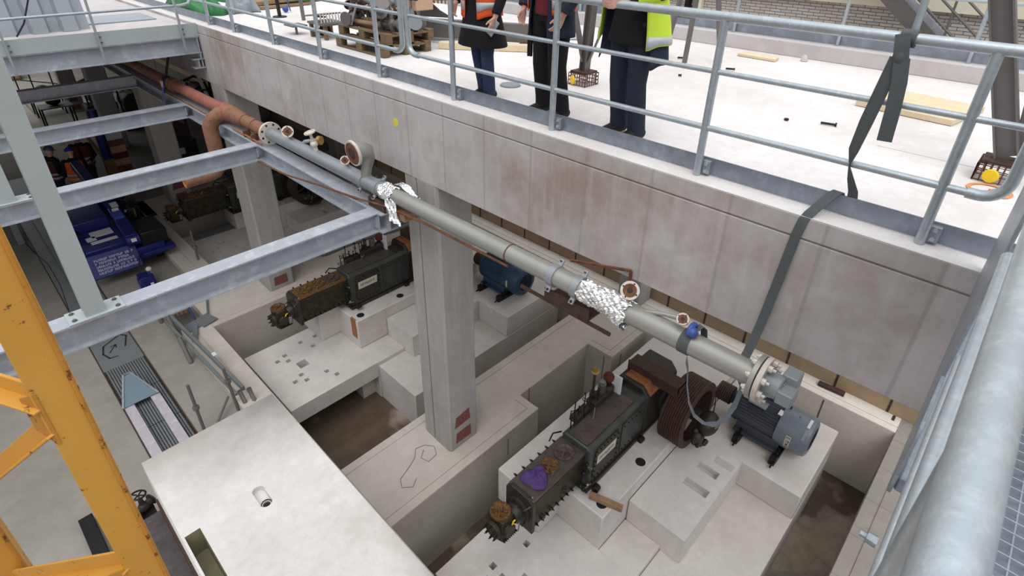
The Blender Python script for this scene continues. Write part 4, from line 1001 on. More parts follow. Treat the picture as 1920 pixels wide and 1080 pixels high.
# crank end: orange housing top, belt-guard channel, flywheel
hd = MB().prism([(2.70, 0.12), (2.70, 0.84), (2.82, 0.98), (3.22, 0.98), (3.28, 0.86), (3.28, 0.12)], (5.78, 0, 0), (0, 1, 0), (0, 0, 1), (0.86, 0, 0))
hd.build('crank_housing', 'machine_dark', t, bevel=0.02)
MB().prism([(2.70, 0.855), (2.82, 0.995), (3.16, 0.995), (3.16, 0.985), (2.83, 0.985), (2.71, 0.845)], (5.84, 0, 0), (0, 1, 0), (0, 0, 1), (0.5, 0, 0)).build('housing_cover', 'rust_orange', t)
MB().lathe((6.4, 2.70, 0.47), (0, -1, 0), [(0, 0.27), (0.05, 0.27), (0.07, 0.16), (0.16, 0.14)], 26).build('bearing_cap', 'machine_dark', t)
gc = MB()
gc.prism([(0, 0), (0.24, 0), (0.24, 0.015), (0.015, 0.015), (0.015, 0.18), (0, 0.18)], (6.00, 2.36, 1.12), (1, 0, 0), (0, 0, -1), (0, 0.86, 0))
gc.box(6.00, 6.24, 2.36, 2.38, 1.0, 1.12)
gc.bar((6.02, 2.40, 0.96), (6.02, 3.2, 0.96), 0.05, 0.03)
gc.build('guard_channel', 'rust_dark', t, bevel=0.004)
MB().bar((6.05, 3.20, 0.5), (6.05, 3.20, 1.1), 0.10, 0.02, up=(1, 0, 0)).box(6.02, 6.12, 3.0, 3.22, 0.98, 1.10).build('guard_leg', 'rust_dark', t)
fw = MB()
prof = [(0, 0.50), (0.0, 0.55)]
for i in range(9): prof += [(0.02 + i * 0.036, 0.555), (0.035 + i * 0.036, 0.538)]
prof += [(0.35, 0.555), (0.37, 0.55), (0.37, 0.50)]
c0 = V((6.4, 2.52, 0.45)); n_ = 64
def cir(h, r): return [c0 + V((r * math.cos(2 * PI * j / n_), -h, r * math.sin(2 * PI * j / n_))) for j in range(n_)]
fw.rings([cir(h, r) for h, r in prof + [(0.37, 0.43), (0.0, 0.43)]], closed=True)
fw.build('flywheel_rim', 'rust_dark', t)
sp_ = MB().lathe((6.4, 2.58, 0.45), (0, -1, 0), [(0, 0.10), (0.46, 0.10)], 20)
for k in range(6):
    a = k * PI / 3 + 0.3
    sp_.tube([(6.4, 2.34, 0.45), (6.4 + 0.45 * math.cos(a), 2.34, 0.45 + 0.45 * math.sin(a))], [0.06, 0.04], 10)
sp_.build('flywheel_spokes', 'machine_dark', t)
lump = MB()
rnd = random.Random(11)
lump.sphere((6.46, 2.0, 0.36), 0.21, 1.0, 0.75, 0.9, 18, 12)
for i in range(22):
    a = rnd.uniform(0, 6.28); lump.sphere((6.38 + 0.19 * math.cos(a), 2.05 + rnd.uniform(-0.10, 0.05), 0.24 + 0.20 * math.sin(a) - 0.03), rnd.uniform(0.03, 0.08))
lump.tube([(6.42, 2.0, 0.4), (6.30, 1.98, 0.2), (6.22, 2.0, 0.06), (6.30, 2.03, -0.02)], 0.03, 8)
lump.build('outboard_pump', 'machine_dark', t)
lp = MB().sphere((6.44, 1.86, 0.46), 0.07, 1.3, 0.5, 0.9)
lp.build('pump_cap', 'steel_bright', t)
MB().tube([(6.52, 2.02, 0.95), (6.56, 2.0, 0.7), (6.57, 2.0, 0.45)], 0.008, 6).build('oil_pipe', 'black_metal', t)

far_c = copy_tree(comp, (0, S, 0))
far_c['label'] = 'dark compressor with rust-gold valve covers on the foundation left of the tall column'
third = copy_tree(comp, (0.05, 2 * S, 0))
third['label'] = 'dim compressor in the third pit beyond the second concrete column'
gg = find(far_c, 'guard_channel')
for ch in find(far_c, 'cylinder_top'):
    ch.data = ch.data.copy(); ch.data.materials[0] = M['rust_gold']

# purple cloth draped over the outer valve cover
def cl(u, v):
    a = u * 2 * PI; r = 0.175 * v * (1 + 0.15 * math.sin(3 * a + 1))
    x = 3.64 + r * math.cos(a) * 1.0; y = 3.0 + r * math.sin(a) * 0.95
    z = 0.862 + 0.012 * math.sin(5 * a + 6 * v) + 0.010 * math.sin(21 * x + 17 * y)
    if v > 0.72: z -= 0.05 * ((v - 0.72) / 0.28)
    return (x, y, z)
tag(MB().sheet(cl, 40, 12).build('cleaning_cloth', 'purple_cloth', smooth=80, thick=0.008), 'crumpled purple cloth draped over the outer valve cover of the nearest compressor', 'cloth')
wd = MB().obox((4.42, 2.40, 0.155), (0.075, 0.46, 0.08), Matrix.Rotation(0.30, 3, 'Z'))
tag(wd.build('timber_block', 'wood_old', bevel=0.006), 'short weathered timber on the machine seat beside the nearest compressor', 'timber')

# ---- electric motors
def motor(label, dy, body, cover, name='electric_motor'):
    t = thing(name, label, 'motor', (7.4, 1.4 + dy, -0.15), 'electric motors on the foundations')
    ax = 7.40; az = 0.25; r = 0.29
    b = MB(); n = 72
    def cir(y, rr, fin): return [V((ax + (rr + (fin if j % 2 else 0)) * math.cos(2 * PI * j / n), y, az + (rr + (fin if j % 2 else 0)) * math.sin(2 * PI * j / n))) for j in range(n)]
    b.rings([cir(1.14 + dy, r - 0.01, 0.022), cir(1.86 + dy, r - 0.01, 0.022)])
    b.build('finned_housing', body, t, smooth=20)
    MB().lathe((ax, 1.84 + dy, az), (0, 1, 0), [(0, 0.315), (0.05, 0.315), (0.09, 0.27), (0.12, 0.12), (0.20, 0.10)], 36).build('end_shield', body, t)
    MB().lathe((ax, 2.0 + dy, az), (0, 1, 0), [(0, 0.035), (0.30, 0.035)], 16).build('shaft', 'steel_bright', t)
    pr = [(0.02, 0.03), (0.02, 0.155)]
    for i in range(6): pr += [(0.04 + i * 0.034, 0.16), (0.055 + i * 0.034, 0.147)]
    pr += [(0.255, 0.155), (0.255, 0.03)]
    MB().lathe((ax, 2.0 + dy, az), (0, 1, 0), pr, 32).build('belt_pulley', 'rust_dark', t)
    MB().lathe((ax, 1.17 + dy, az), (0, -1, 0), [(-0.06, 0.322), (0, 0.33), (0.32, 0.325), (0.385, 0.30), (0.41, 0.25), (0.41, 0.2), (0.40, 0.19)], 40).build('fan_cover', cover, t)
    g = MB()
    for k in range(5): g.torus((ax, 0.765 + dy, az), (0, 1, 0), 0.04 + 0.035 * k, 0.006, 28, 6)
    for k in range(4): g.bar((ax - 0.2 * math.cos(k * PI / 4), 0.765 + dy, az - 0.2 * math.sin(k * PI / 4)), (ax + 0.2 * math.cos(k * PI / 4), 0.765 + dy, az + 0.2 * math.sin(k * PI / 4)), 0.008, 0.008)
    g.build('fan_grille', 'black_metal', t)
    tb = MB().box(ax - 0.02, ax + 0.24, 1.30 + dy, 1.66 + dy, az + 0.27, az + 0.43).build('terminal_box', body, t, bevel=0.012)
    MB().box(ax - 0.03, ax + 0.25, 1.29 + dy, 1.67 + dy, az + 0.43, az + 0.45).build('box_lid', 'terminal_grey' if dy else body, tb, bevel=0.004)
    MB().bar((ax + 0.27, 1.24 + dy, az + 0.36), (ax + 0.27, 1.72 + dy, az + 0.36), 0.05, 0.03).build('cable_tray', 'rust', t)
    MB().torus((ax, 1.20 + dy, az + 0.36), (1, 0, 0), 0.036, 0.010, 18, 8).build('lifting_eye', 'black_metal', t)
    ft = MB()
    for s_ in (-1, 1): ft.box(ax + s_ * 0.30 - 0.06, ax + s_ * 0.30 + 0.06, 1.10 + dy, 1.80 + dy, -0.07, -0.03).box(ax + s_ * 0.28 - 0.02, ax + s_ * 0.28 + 0.02, 1.12 + dy, 1.78 + dy, -0.03, 0.12)
    ft.build('foot', body, t, bevel=0.006)
    for y in (1.10, 1.68):
        sl = MB().box(ax - 0.46, ax + 0.45, y - 0.05 + dy, y + 0.05 + dy, -0.15, -0.07)
        sl = sl.build('slide_rail', 'black_metal', t, bevel=0.006)
        q = MB().box(ax - 0.52, ax - 0.42, y - 0.045 + dy, y + 0.045 + dy, -0.15, -0.02).cyl((ax - 0.62, y - 0.02 + dy, -0.10), (ax - 0.36, y - 0.02 + dy, -0.10), 0.015, None, 10)
        for xx in (-0.37, -0.29): hexbolt(q, (ax + xx, y + dy, -0.03), (0, 0, 1), 0.028, 0.03)
        q.build('tension_bolt', 'black_metal', sl)
    # labels on the fan cover, curved with it
    def patch(a0, a1, y0, y1, rr=0.3315):
        return MB().sheet(lambda u, v: (ax + rr * math.cos(a0 + (a1 - a0) * u), y0 + (y1 - y0) * v + dy, az + rr * math.sin(a0 + (a1 - a0) * u)), 12, 2)
    if not dy:
        lb = patch(PI * 0.90, PI * 1.13, 0.99, 1.06).build('maker_label', 'label_white', t, smooth=60)
        k = MB(); rr = 0.3325
        def seg(a0, a1, y0, y1): k.sheet(lambda u, v: (ax + rr * math.cos(a0 + (a1 - a0) * u), y0 + (y1 - y0) * v, az + rr * math.sin(a0 + (a1 - a0) * u)), 4, 1)
        A = lambda f: PI * (0.905 + 0.22 * f)
        # M E Z reading along the rim
        for f0, f1, y0, y1 in ((0.04, 0.20, 1.002, 1.012), (0.04, 0.20, 1.022, 1.030), (0.04, 0.20, 1.042, 1.052), (0.04, 0.08, 1.0, 1.05),
                               (0.28, 0.50, 1.000, 1.012), (0.28, 0.32, 1.0, 1.052), (0.37, 0.41, 1.0, 1.045), (0.46, 0.50, 1.0, 1.052),
                               (0.58, 0.63, 0.998, 1.052), (0.72, 0.77, 0.998, 1.052), (0.63, 0.72, 1.012, 1.036),
                               (0.84, 0.88, 0.998, 1.052), (0.92, 0.97, 0.998, 1.052)): seg(A(f0), A(f1), y0, y1)
        k.build('lettering', 'ink', lb, smooth=60)
        patch(PI * 0.50, PI * 0.66, 0.83, 0.87).build('rating_label', 'paper', t, smooth=60)
        patch(PI * 0.70, PI * 0.86, 0.83, 0.87).build('rating_label', 'terminal_grey', t, smooth=60)
        MB().box(ax - 0.20, ax - 0.08, 1.22, 1.28, az + 0.285, az + 0.30).build('grease_point', 'paper', t)
        MB().box(ax - 0.22, ax - 0.06, 1.45, 1.72, az + 0.255, az + 0.285).build('rating_plate', 'terminal_grey', t)
        MB().lathe((ax - 0.05, 1.0, az + 0.327), (0, 0, 1), [(0, 0.018), (0.012, 0.012)], 10).build('cover_screw', 'steel_bright', t)
    else:
        patch(PI * 0.92, PI * 1.08, 1.0, 1.05).build('maker_label', 'label_white', t, smooth=60)
    return t
motor('dark grey finned motor with pale grey fan cover and white label, on the nearest foundation', 0, 'motor_dark', 'motor_grey')
motor('dark blue motor half hidden behind the grey pipe on the farther foundation', S, 'motor_blue', 'motor_blue')
f2 = MB().tube([(5.1, 2.15 + S, -0.5), (5.25, 2.0 + S, -0.47), (5.5, 2.05 + S, -0.48)], 0.05, 8)
for i in range(5): f2.obox((5.0 + 0.12 * i, 2.0 + S + 0.05 * (i % 2), -0.60 + 0.03 * i), (0.14, 0.08, 0.06), Matrix.Rotation(0.5 * i, 3, 'Z'))
tag(f2.build('scrap_metal', 'rust_dark'), 'small heap of rusty scrap on the step right of the tall column', 'scrap')
pt = MB().obox((9.02, 0.95, 0.03), (0.10, 0.42, 0.06), Matrix.Rotation(0.06, 3, 'Z'))
tag(pt.build('timber_offcut', 'rust_dark', bevel=0.01), 'short brown timber lying on the wall top behind the grey motor', 'timber')
pt = MB().box(9.0, 9.13, -0.02, 0.02, 0.0, 0.01)
tag(pt.build('metal_strip', 'rust_dark'), 'thin dark strip on the wall top at the far right corner of the pit', 'metal strip')

# wire lying on the wall top
wr = MB().tube([(2.75, 4.75, 0.006), (2.95, 4.82, 0.006), (3.12, 4.9, 0.006), (3.22, 5.02, 0.006), (3.36, 4.98, 0.006), (3.45, 4.86, 0.006), (3.38, 4.72, 0.006), (3.22, 4.70, 0.006), (3.18, 4.83, 0.006), (3.30, 4.92, 0.006)], 0.003, 5)
wr.tube([(2.75, 4.75, 0.006), (2.68, 4.62, 0.006), (2.80, 4.52, 0.006), (2.92, 4.60, 0.006)], 0.003, 5)
tag(wr.build('wire', 'rust_dark'), 'thin wire curled on the wall top left of the tall column', 'wire')
# hoses / cable hanging near the far compressor
lg = MB().tube([(5.15, 11.02, 0.06), (5.7, 11.05, 0.06), (6.5, 11.0, 0.06), (7.0, 10.86, 0.07), (7.5, 10.85, 0.08)], 0.055, 10).tube([(5.15, 11.22, 0.06), (5.7, 11.25, 0.06), (6.5, 11.2, 0.06), (7.0, 11.06, 0.07), (7.5, 11.0, 0.08)], 0.045, 10).tube(arc((5.15, 11.12, 0.06), (-1, 0, 0), (0, 1, 0), 0.1, -PI / 2, PI / 2, 6), 0.05, 10)
tag(lg.build('bent_pipe', 'duct_grey'), 'long bent grey pipe lying on the wall top behind the far compressor', 'pipe')
# ================================================================== ON THE DECK
DZ = 5.345
def prop_foot(x, y, cap_dir, label, extra=False):
    t = thing('column_foot', label, 'column foot', (x, y, DZ - 0.005), 'cage feet of the steel frames on the deck')
    MB().box(x - 0.11, x + 0.11, y - 0.11, y + 0.11, DZ + 0.13, DZ + 0.155).build('base_plate', 'rust_dark', t, bevel=0.004)
    g = MB()
    for i in range(7):
        o = -0.12 + i * 0.04
        for s_ in (-0.12, 0.12):
            g.tube([(x + o, y + s_, DZ), (x + o, y + s_, DZ + 0.13)], 0.005, 6); g.tube([(x + s_, y + o, DZ), (x + s_, y + o, DZ + 0.13)], 0.005, 6)
    for z in (0.006, 0.05, 0.09, 0.13):
        g.tube([(x - 0.12, y - 0.12, DZ + z), (x + 0.12, y - 0.12, DZ + z), (x + 0.12, y + 0.12, DZ + z), (x - 0.12, y + 0.12, DZ + z)], 0.005, 6, closed=True)
    g.build('wire_cage', 'rust', t)
    d = V(cap_dir).normalized()
    MB().lathe(V((x, y, DZ + 0.055)) + d * 0.13, d, [(0, 0.05), (0.015, 0.05), (0.02, 0.045)], 20).build('yellow_cap', 'yellow_cap', t)
    return t
prop_foot(5.22, 0.08, (-0.75, 0.12, 0), 'wire cage foot with yellow cap above the orange ring, under the tall steel column')
prop_foot(5.21, 3.90, (-0.75, 0.35, 0), 'wire cage foot with yellow cap seen between the two people on the right')
rg = MB().ring((4.93, 0.07, DZ), (0, 0, 1), 0.135, 0.11, 0.002).tube([(4.93, 0.07, DZ + 0.001), (4.97, 0.03, DZ + 0.001)], 0.012, 5)
tag(rg.build('spray_ring', 'orange_mark'), 'orange spray-painted ring on the deck below the yellow cap', 'mark')
t = thing('frame_column', 'tall grey steel column with a raking brace standing on a cage foot at the right', 'steel column', (5.22, 0.08, DZ + 0.155), 'steel frames on the deck')
MB().hbeam((5.22, 0.13, DZ + 0.155), (5.20, 1.30, 8.6), 0.13, 0.105, 0.012, 0.01, up=(0, 1, -0.38)).build('shaft', 'dark_steel', t, smooth=0)
MB().bar((5.28, 0.0, DZ + 0.19), (5.36, 0.30, 7.6), 0.10, 0.05).build('brace', 'dark_steel', t, bevel=0.004)
MB().tube([(5.20, -0.05, DZ + 0.17), (5.22, -0.12, 5.75), (5.24, -0.2, 5.95)], 0.028, 10).build('hose', 'rubber', t)
q = MB()
for z in (5.62, 5.74): q.lathe((5.17, 0.0, z), (0, -1, 0), [(0, 0.022), (0.02, 0.02)], 6)
q.build('bolt', 'black_metal', t)
MB().tube([(5.23, -0.30, 6.62), (5.23, 0.02, 6.63)], 0.02, 10).build('stub_rod', 'black_metal', t)
t = thing('frame_column', 'brown steel post with splayed braces behind the person in the yellow jacket', 'steel column', (5.21, 3.9, DZ + 0.155), 'steel frames on the deck')
MB().hbeam((5.21, 3.94, DZ + 0.155), (5.21, 3.80, 8.2), 0.09, 0.09, 0.010, 0.008, up=(0, 1, 0)).build('shaft', 'dark_steel', t, smooth=0)
MB().bar((5.22, 3.85, DZ + 0.25), (5.5, 3.3, 7.4), 0.10, 0.02).build('brace', 'dark_steel', t)
MB().bar((5.22, 3.92, DZ + 0.25), (5.1, 4.5, 7.6), 0.10, 0.02).build('brace', 'dark_steel', t)
t = thing('trestle', 'dark narrow steel trestle legs on the deck at the right of the yellow jacket', 'trestle', (7.2, 3.7, DZ))
for a, b in (((7.18, 3.70, DZ), (7.25, 3.68, 6.9)), ((7.3, 4.1, DZ), (7.1, 3.75, 6.7)), ((7.6, 3.4, DZ), (7.3, 3.6, 6.9))):
    MB().bar(a, b, 0.05, 0.05).build('leg', 'dark_steel', t)
MB().bar((7.2, 3.68, 5.9), (7.3, 4.1, 5.9), 0.02, 0.02).bar((7.2, 3.68, 6.3), (7.25, 3.95, 6.3), 0.02, 0.02).build('rung', 'dark_steel', t)
# timber and bits on the deck
tag(MB().prism([(0, 0), (0.86, -0.10), (1.0, 0.72), (0.10, 0.88)], (6.62, 1.42, DZ), (0, -1, 0), (1, 0, 0), (0, 0, 0.055)).build('plywood_board', 'wood_raw', bevel=0.004), 'large pale plywood board lying on the deck right of the hanging strap', 'board')
tag(MB().prism([(0, 0), (0.55, -0.02), (0.53, 0.17), (0.02, 0.20)], (8.18, 3.42, DZ), (0, -1, 0), (1, 0, 0), (0, 0, 0.035)).build('plywood_board', 'wood_raw', bevel=0.004), 'small wooden board on the deck close to the rear kerb', 'board')
tag(MB().obox((5.75, 6.1, DZ + 0.045), (0.14, 1.35, 0.09), Matrix.Rotation(0.66, 3, 'Z')).build('timber', 'wood_raw', bevel=0.004), 'pale squared timber on the deck behind the person with the phone', 'timber')
tag(MB().lathe((5.67, 1.45, DZ + 0.012), (0.25, -1, 0), [(0, 0.011), (0.12, 0.011), (0.12, 0.02), (0.135, 0.02)], 8).build('bolt', 'black_metal'), 'long dark bolt lying on the white deck', 'bolt')
tag(MB().lathe((5.55, 1.72, DZ), (0, 0, 1), [(0, 0.022), (0.016, 0.022), (0.016, 0.01), (0.004, 0.01)], 6).build('nut', 'black_metal'), 'dark nut lying on the deck left of the long bolt', 'nut')
for i, (x, y, lb) in enumerate(((7.35, 3.9, 'dark screw near the trestle leg on the deck'), (7.2, 3.12, 'short dark pin on the deck beside a railing post'), (6.4, 3.35, 'small dark nut on the deck below the small board'))):
    tag(MB().lathe((x, y, DZ + 0.012), (0.2, -1, 0.05), [(0, 0.012), (0.10 if i != 2 else 0.03, 0.012), (0.11 if i != 2 else 0.034, 0.02)], 8).build(('screw', 'pin', 'nut')[i], 'black_metal'), lb, ('screw', 'pin', 'nut')[i])
tag(MB().lathe((8.55, 2.62, DZ), (0, 0, 1), [(0, 0.05), (0.05, 0.04), (0.08, 0.02)], 9).build('mortar_lump', 'concrete_kerb'), 'small pale lump of mortar against the rear kerb', 'mortar lump')
# rear guard rail on the kerb
t = thing('rear_railing', 'galvanised railing with toe board on the rear kerb in front of the brick wall', 'railing', (8.95, 3, 5.54))
MB().box(8.93, 8.94, -1.2, 16, 5.55, 5.72).build('toe_board', 'galvanised_plate', t, smooth=0)
for y in (-0.6, 0.85, 2.35, 3.85, 5.35, 6.85, 8.35):
    MB().tube([(8.90, y, 5.54), (8.90, y, 6.6)], 0.024, 12).build('post', 'galvanised_tube', t)
for z in (6.24, 6.6):
    MB().tube([(8.90, -1.2, z), (8.90, 16, z)], 0.02, 10).build('rail', 'galvanised_tube', t)
# downpipe and door edge on the brick wall
tag(MB().box(15.03, 15.19, 7.54, 7.77, 0.3, 5.5).build('downpipe', 'cream_render', bevel=0.01), 'pale boxed pipe on the brick wall left of the stair', 'pipe')
tag(MB().box(15.0, 15.19, 7.89, 8.0, 3.6, 5.5).box(14.98, 15.12, 7.77, 7.89, 4.8, 5.1).build('wall_bar', 'black_metal'), 'dark vertical bar fixed to the brick wall beside the pale pipe', 'bar')
# outside stair against the brick wall
t = thing('steel_stair', 'grey outside steel stair with dark handrails slanting across the brick wall', 'stair', (14.6, 2.2, 3.0))
MB().bar((14.86, 4.44, 6.89), (14.86, -1.0, 2.54), 0.05, 0.34).build('stringer', 'beam_steel', t)
MB().bar((14.28, 4.44, 6.89), (14.28, -1.0, 2.54), 0.05, 0.30).build('stringer', 'dark_steel', t)
tr = MB()
for i in range(18): tr.box(14.31, 14.83, 4.3 - i * 0.30, 4.56 - i * 0.30, 6.84 - i * 0.24, 6.87 - i * 0.24)
tr.build('tread', 'dark_steel', t)
for dz in (0.40, 0.75, 1.1):
    MB().tube([(14.28, 4.0, 6.55 + dz), (14.28, -0.8, 2.70 + dz)], 0.024, 8).build('handrail', 'dark_steel', t)
for k in range(4):
    MB().tube([(14.28, 2.9 - k * 1.0, 5.62 - k * 0.80), (14.28, 2.9 - k * 1.0, 6.80 - k * 0.80)], 0.022, 8).build('baluster', 'dark_steel', t)
tag(MB().tube([(13.9, 2.35, 0.27), (13.9, 2.35, 7.6)], 0.07, 14).build('stair_post', 'galvanised_tube'), 'slender pale post in front of the outside stair', 'post')
tag(MB().box(14.9, 15.19, 2.9, 3.25, 4.0, 4.6).build('wall_box', 'rust_dark', bevel=0.01), 'small dark box low on the brick wall beside the stair', 'box')

# ---- pallets of valves behind the left rail
def pallet(x, y, z, label, n=1):
    t = thing('pallet', label, 'pallet', (x, y, z), 'wooden pallets stacked under the valves')
    def plank(nm, *a): MB().box(x + a[0], x + a[1], y + a[2], y + a[3], z + a[4], z + a[5]).build(nm, 'wood_pallet', t, bevel=0.004)
    for ox in (-0.4, -0.05, 0.3): plank('bottom_board', ox, ox + 0.1, -0.6, 0.6, 0, 0.022)
    for ox in (-0.4, -0.05, 0.3):
        for oy in (-0.6, -0.07, 0.46): plank('block', ox, ox + 0.1, oy, oy + 0.14, 0.022, 0.1)
    for oy in (-0.6, -0.07, 0.46): plank('stringer_board', -0.4, 0.4, oy, oy + 0.14, 0.1, 0.122)
    for ox in (-0.4, -0.225, -0.05, 0.125, 0.3): plank('top_board', ox, ox + 0.1, -0.6, 0.6, 0.122, 0.144)
    return t
pallet(4.72, 7.15, DZ, 'lower wooden pallet behind the left guard rail')
pallet(4.80, 7.18, DZ + 0.145, 'upper wooden pallet carrying rusty valves and pipes')
PZ = DZ + 0.29
def handwheel(mb, c, ax, R): 
    mb.torus(c, ax, R, 0.012, 20, 6); a = V(ax).normalized(); u = a.orthogonal().normalized(); w = a.cross(u)
    for k in range(2):
        d = u if k == 0 else w; mb.bar(V(c) - d * R, V(c) + d * R, 0.014, 0.01)
def valve(x, y, z, s, rot, label, mat='dark_steel', wheel=True):
    t = thing('gate_valve', label, 'valve', (x, y, z), 'used valves on and beside the pallets')
    d = V((math.cos(rot), math.sin(rot), 0))
    b = MB().tube([V((x, y, z + 0.11 * s)) - d * 0.16 * s, V((x, y, z + 0.11 * s)) + d * 0.16 * s], 0.06 * s, 14).sphere((x, y, z + 0.11 * s), 0.085 * s, 1, 1, 1.2)
    b.tube([(x, y, z + 0.15 * s), (x, y, z + 0.30 * s)], [0.05 * s, 0.035 * s], 12)
    b.build('body', mat, t)
    for e in (-1, 1): MB().lathe(V((x, y, z + 0.11 * s)) + d * e * 0.15 * s, d * e, [(0, 0.105 * s), (0.022 * s, 0.105 * s)], 20).build('flange', mat, t)
    MB().cyl((x, y, z + 0.28 * s), (x, y, z + 0.44 * s), 0.014 * s).build('spindle', 'steel_bright', t)
    if wheel:
        h = MB(); handwheel(h, (x, y, z + 0.42 * s), (0.15, 0.1, 1), 0.11 * s); h.build('handwheel', 'black_metal', t)
    return t
vi = [(4.52, 7.55, PZ, 0.9, 0.3, 'dark valve with handwheel at the left end of the upper pallet', True), (4.85, 7.42, PZ, 1.0, 1.4, 'grey valve with handwheel in the middle of the pallet load', True),
      (5.02, 7.05, PZ, 1.1, 0.2, 'large valve at the back of the pallet load', True), (4.62, 6.75, PZ, 0.8, 2.0, 'small pale valve at the right front of the pallet load', False),
      (4.95, 6.72, PZ, 0.9, 1.2, 'valve at the right rear corner of the pallet load', True), (4.55, 8.55, DZ, 0.7, 0.2, 'valve on the stand left of the pallets', True)]
for a in vi: valve(*a[:5], a[5], ('dark_steel', 'terminal_grey', 'rust_dark')[vi.index(a) % 3], a[6])
for (a, b, r, lb) in (((4.50, 7.65, PZ + 0.06), (4.62, 6.70, PZ + 0.05), 0.035, 'thin brown flanged pipe along the front edge of the upper pallet'), ((4.66, 7.6, PZ + 0.06), (4.78, 6.8, PZ + 0.06), 0.045, 'brown flanged pipe second from the front of the upper pallet'), ((4.80, 7.65, PZ + 0.20), (4.86, 6.75, PZ + 0.22), 0.05, 'pale tan flanged pipe lying raised on the middle of the pallet load'), ((5.0, 7.7, PZ + 0.07), (5.08, 6.7, PZ + 0.07), 0.05, 'tan flanged pipe at the back of the upper pallet')):
    p = thing('flanged_pipe', lb, 'pipe', a, 'flanged pipes on the upper pallet')
    MB().tube([a, b], r, 12).build('tube', ('wood_old' if r < 0.05 else 'cardboard'), p)
    d = (V(b) - V(a)).normalized()
    MB().lathe(V(a) - d * 0.01, d, [(0, r * 1.9), (0.02, r * 1.9)], 16).build('flange', 'dark_steel', p)
    MB().lathe(V(b) - d * 0.01, d, [(0, r * 1.9), (0.02, r * 1.9)], 16).build('flange', 'dark_steel', p)
tag(MB().tube([(4.42, 7.45, PZ + 0.02), (4.52, 7.40, PZ + 0.3), (4.62, 7.2, PZ + 0.33), (4.66, 7.1, PZ + 0.2)], 0.018, 8).build('bent_tube', 'terminal_grey'), 'thin grey bent tube standing on the pallet load', 'tube')
bx = MB().box(4.95, 5.25, 6.62, 7.0, PZ + 0.24, PZ + 0.55)
tag(bx.build('cardboard_box', 'cardboard', bevel=0.01), 'open cardboard box on top of the pallet load', 'box')
rnd = random.Random(21)
for i in range(14):
    x = rnd.uniform(4.45, 5.1); y = rnd.uniform(6.65, 7.7); z = PZ + rnd.uniform(0.16, 0.42); d = V((rnd.uniform(-1, 1), rnd.uniform(-1, 1), rnd.uniform(-0.5, 0.6))).normalized(); r = rnd.uniform(0.03, 0.055)
    m = MB().tube([V((x, y, z)) - d * 0.09, V((x, y, z)) + d * 0.09], r, 12).lathe(V((x, y, z)) + d * 0.08, d, [(0, r * 1.9), (0.02, r * 1.9)], 14).lathe(V((x, y, z)) - d * 0.10, d, [(0, r * 1.9), (0.02, r * 1.9)], 14)
    tag(m.build('pipe_fitting', rnd.choice(('dark_steel', 'rust_dark', 'terminal_grey', 'machine_dark'))), 'flanged pipe fitting in the heap on the upper pallet', 'pipe fitting', 'flanged fittings heaped on the upper pallet')
st = thing('valve_stand', 'low steel stand with clamps and thin pipes left of the pallets', 'stand', (4.55, 8.5, DZ))
MB().box(4.40, 4.80, 8.2, 8.7, DZ + 0.20, DZ + 0.23).build('plate', 'dark_steel', st)
for x in (4.42, 4.74):
    for y in (8.22, 8.64): MB().box(x, x + 0.05, y, y + 0.05, DZ, DZ + 0.20).build('leg', 'wood_pallet', st)
f = MB()
for i in range(8): f.tube([(4.40 + 0.05 * i, 8.25, DZ + 0.24), (4.42 + 0.05 * i, 8.3, DZ + 0.36), (4.40 + 0.05 * i, 8.75, DZ + 0.30)], 0.012, 6)
f.build('thin_pipes', 'steel_bright', st)
MB().box(4.25, 4.5, 8.9, 9.2, DZ + 0.12, DZ + 0.14).tube([(4.35, 9.0, DZ), (4.35, 9.0, DZ + 0.12)], 0.02, 8).build('clamp_tray', 'dark_steel', st)
# grey skid with bracket behind
t = thing('steel_skid', 'grey steel skid beam with angled gusset behind the gap in the guard rail', 'skid', (5.8, 7.0, DZ + 0.08))
MB().bar((5.35, 7.45, DZ + 0.21), (6.35, 5.65, DZ + 0.21), 0.10, 0.26).build('beam', 'dark_steel', t, bevel=0.006)
MB().prism([(0, 0), (0.75, 0), (0.55, 0.10), (0.35, 0.26), (0.0, 0.28)], (5.45, 7.55, DZ + 0.34), (0.5, -0.87, 0), (0, 0, 1), (0.02, 0.012, 0)).build('gusset', 'dark_steel', t)
MB().box(5.35, 5.6, 7.35, 7.6, DZ + 0.34, DZ + 1.0).build('upright', 'terminal_grey', t, bevel=0.008)
MB().tube([(5.50, 7.3, DZ + 0.60), (5.6, 7.1, DZ + 0.62)], 0.05, 10).sphere((5.6, 7.1, DZ + 0.62), 0.07).build('valve_body', 'brass', t)
for i in range(4): MB().tube([(5.62 + 0.03 * i, 7.06 - 0.05 * i, DZ + 0.55), (5.62 + 0.03 * i, 7.06 - 0.05 * i, DZ + 0.95)], 0.014, 8).build('riser', 'brass' if i % 2 else 'dark_steel', t)
for x, y in ((5.42, 7.38), (6.25, 5.80)): MB().obox((x, y, DZ + 0.04), (0.16, 0.12, 0.08), Matrix.Rotation(0.5, 3, 'Z')).build('wood_packer', 'wood_pallet', t)
tag(MB().tube([(5.6, 7.3, DZ + 0.045), (7.6, 5.6, DZ + 0.045)], 0.045, 12).build('white_pipe', 'white_cloth'), 'white pipe lying on the deck behind the grey skid', 'pipe')
each(MB().tube([(8.8, 7.6, 6.0), (6.6, 10.5, 5.95)], 0.03, 10).tube([(8.7, 7.2, 5.75), (6.6, 10.0, 5.62)], 0.025, 10), 'steel_rail', 'dark_steel', 'dark steel rail far back on the deck behind the skid', 'rail', 'steel rails at the back of the deck')
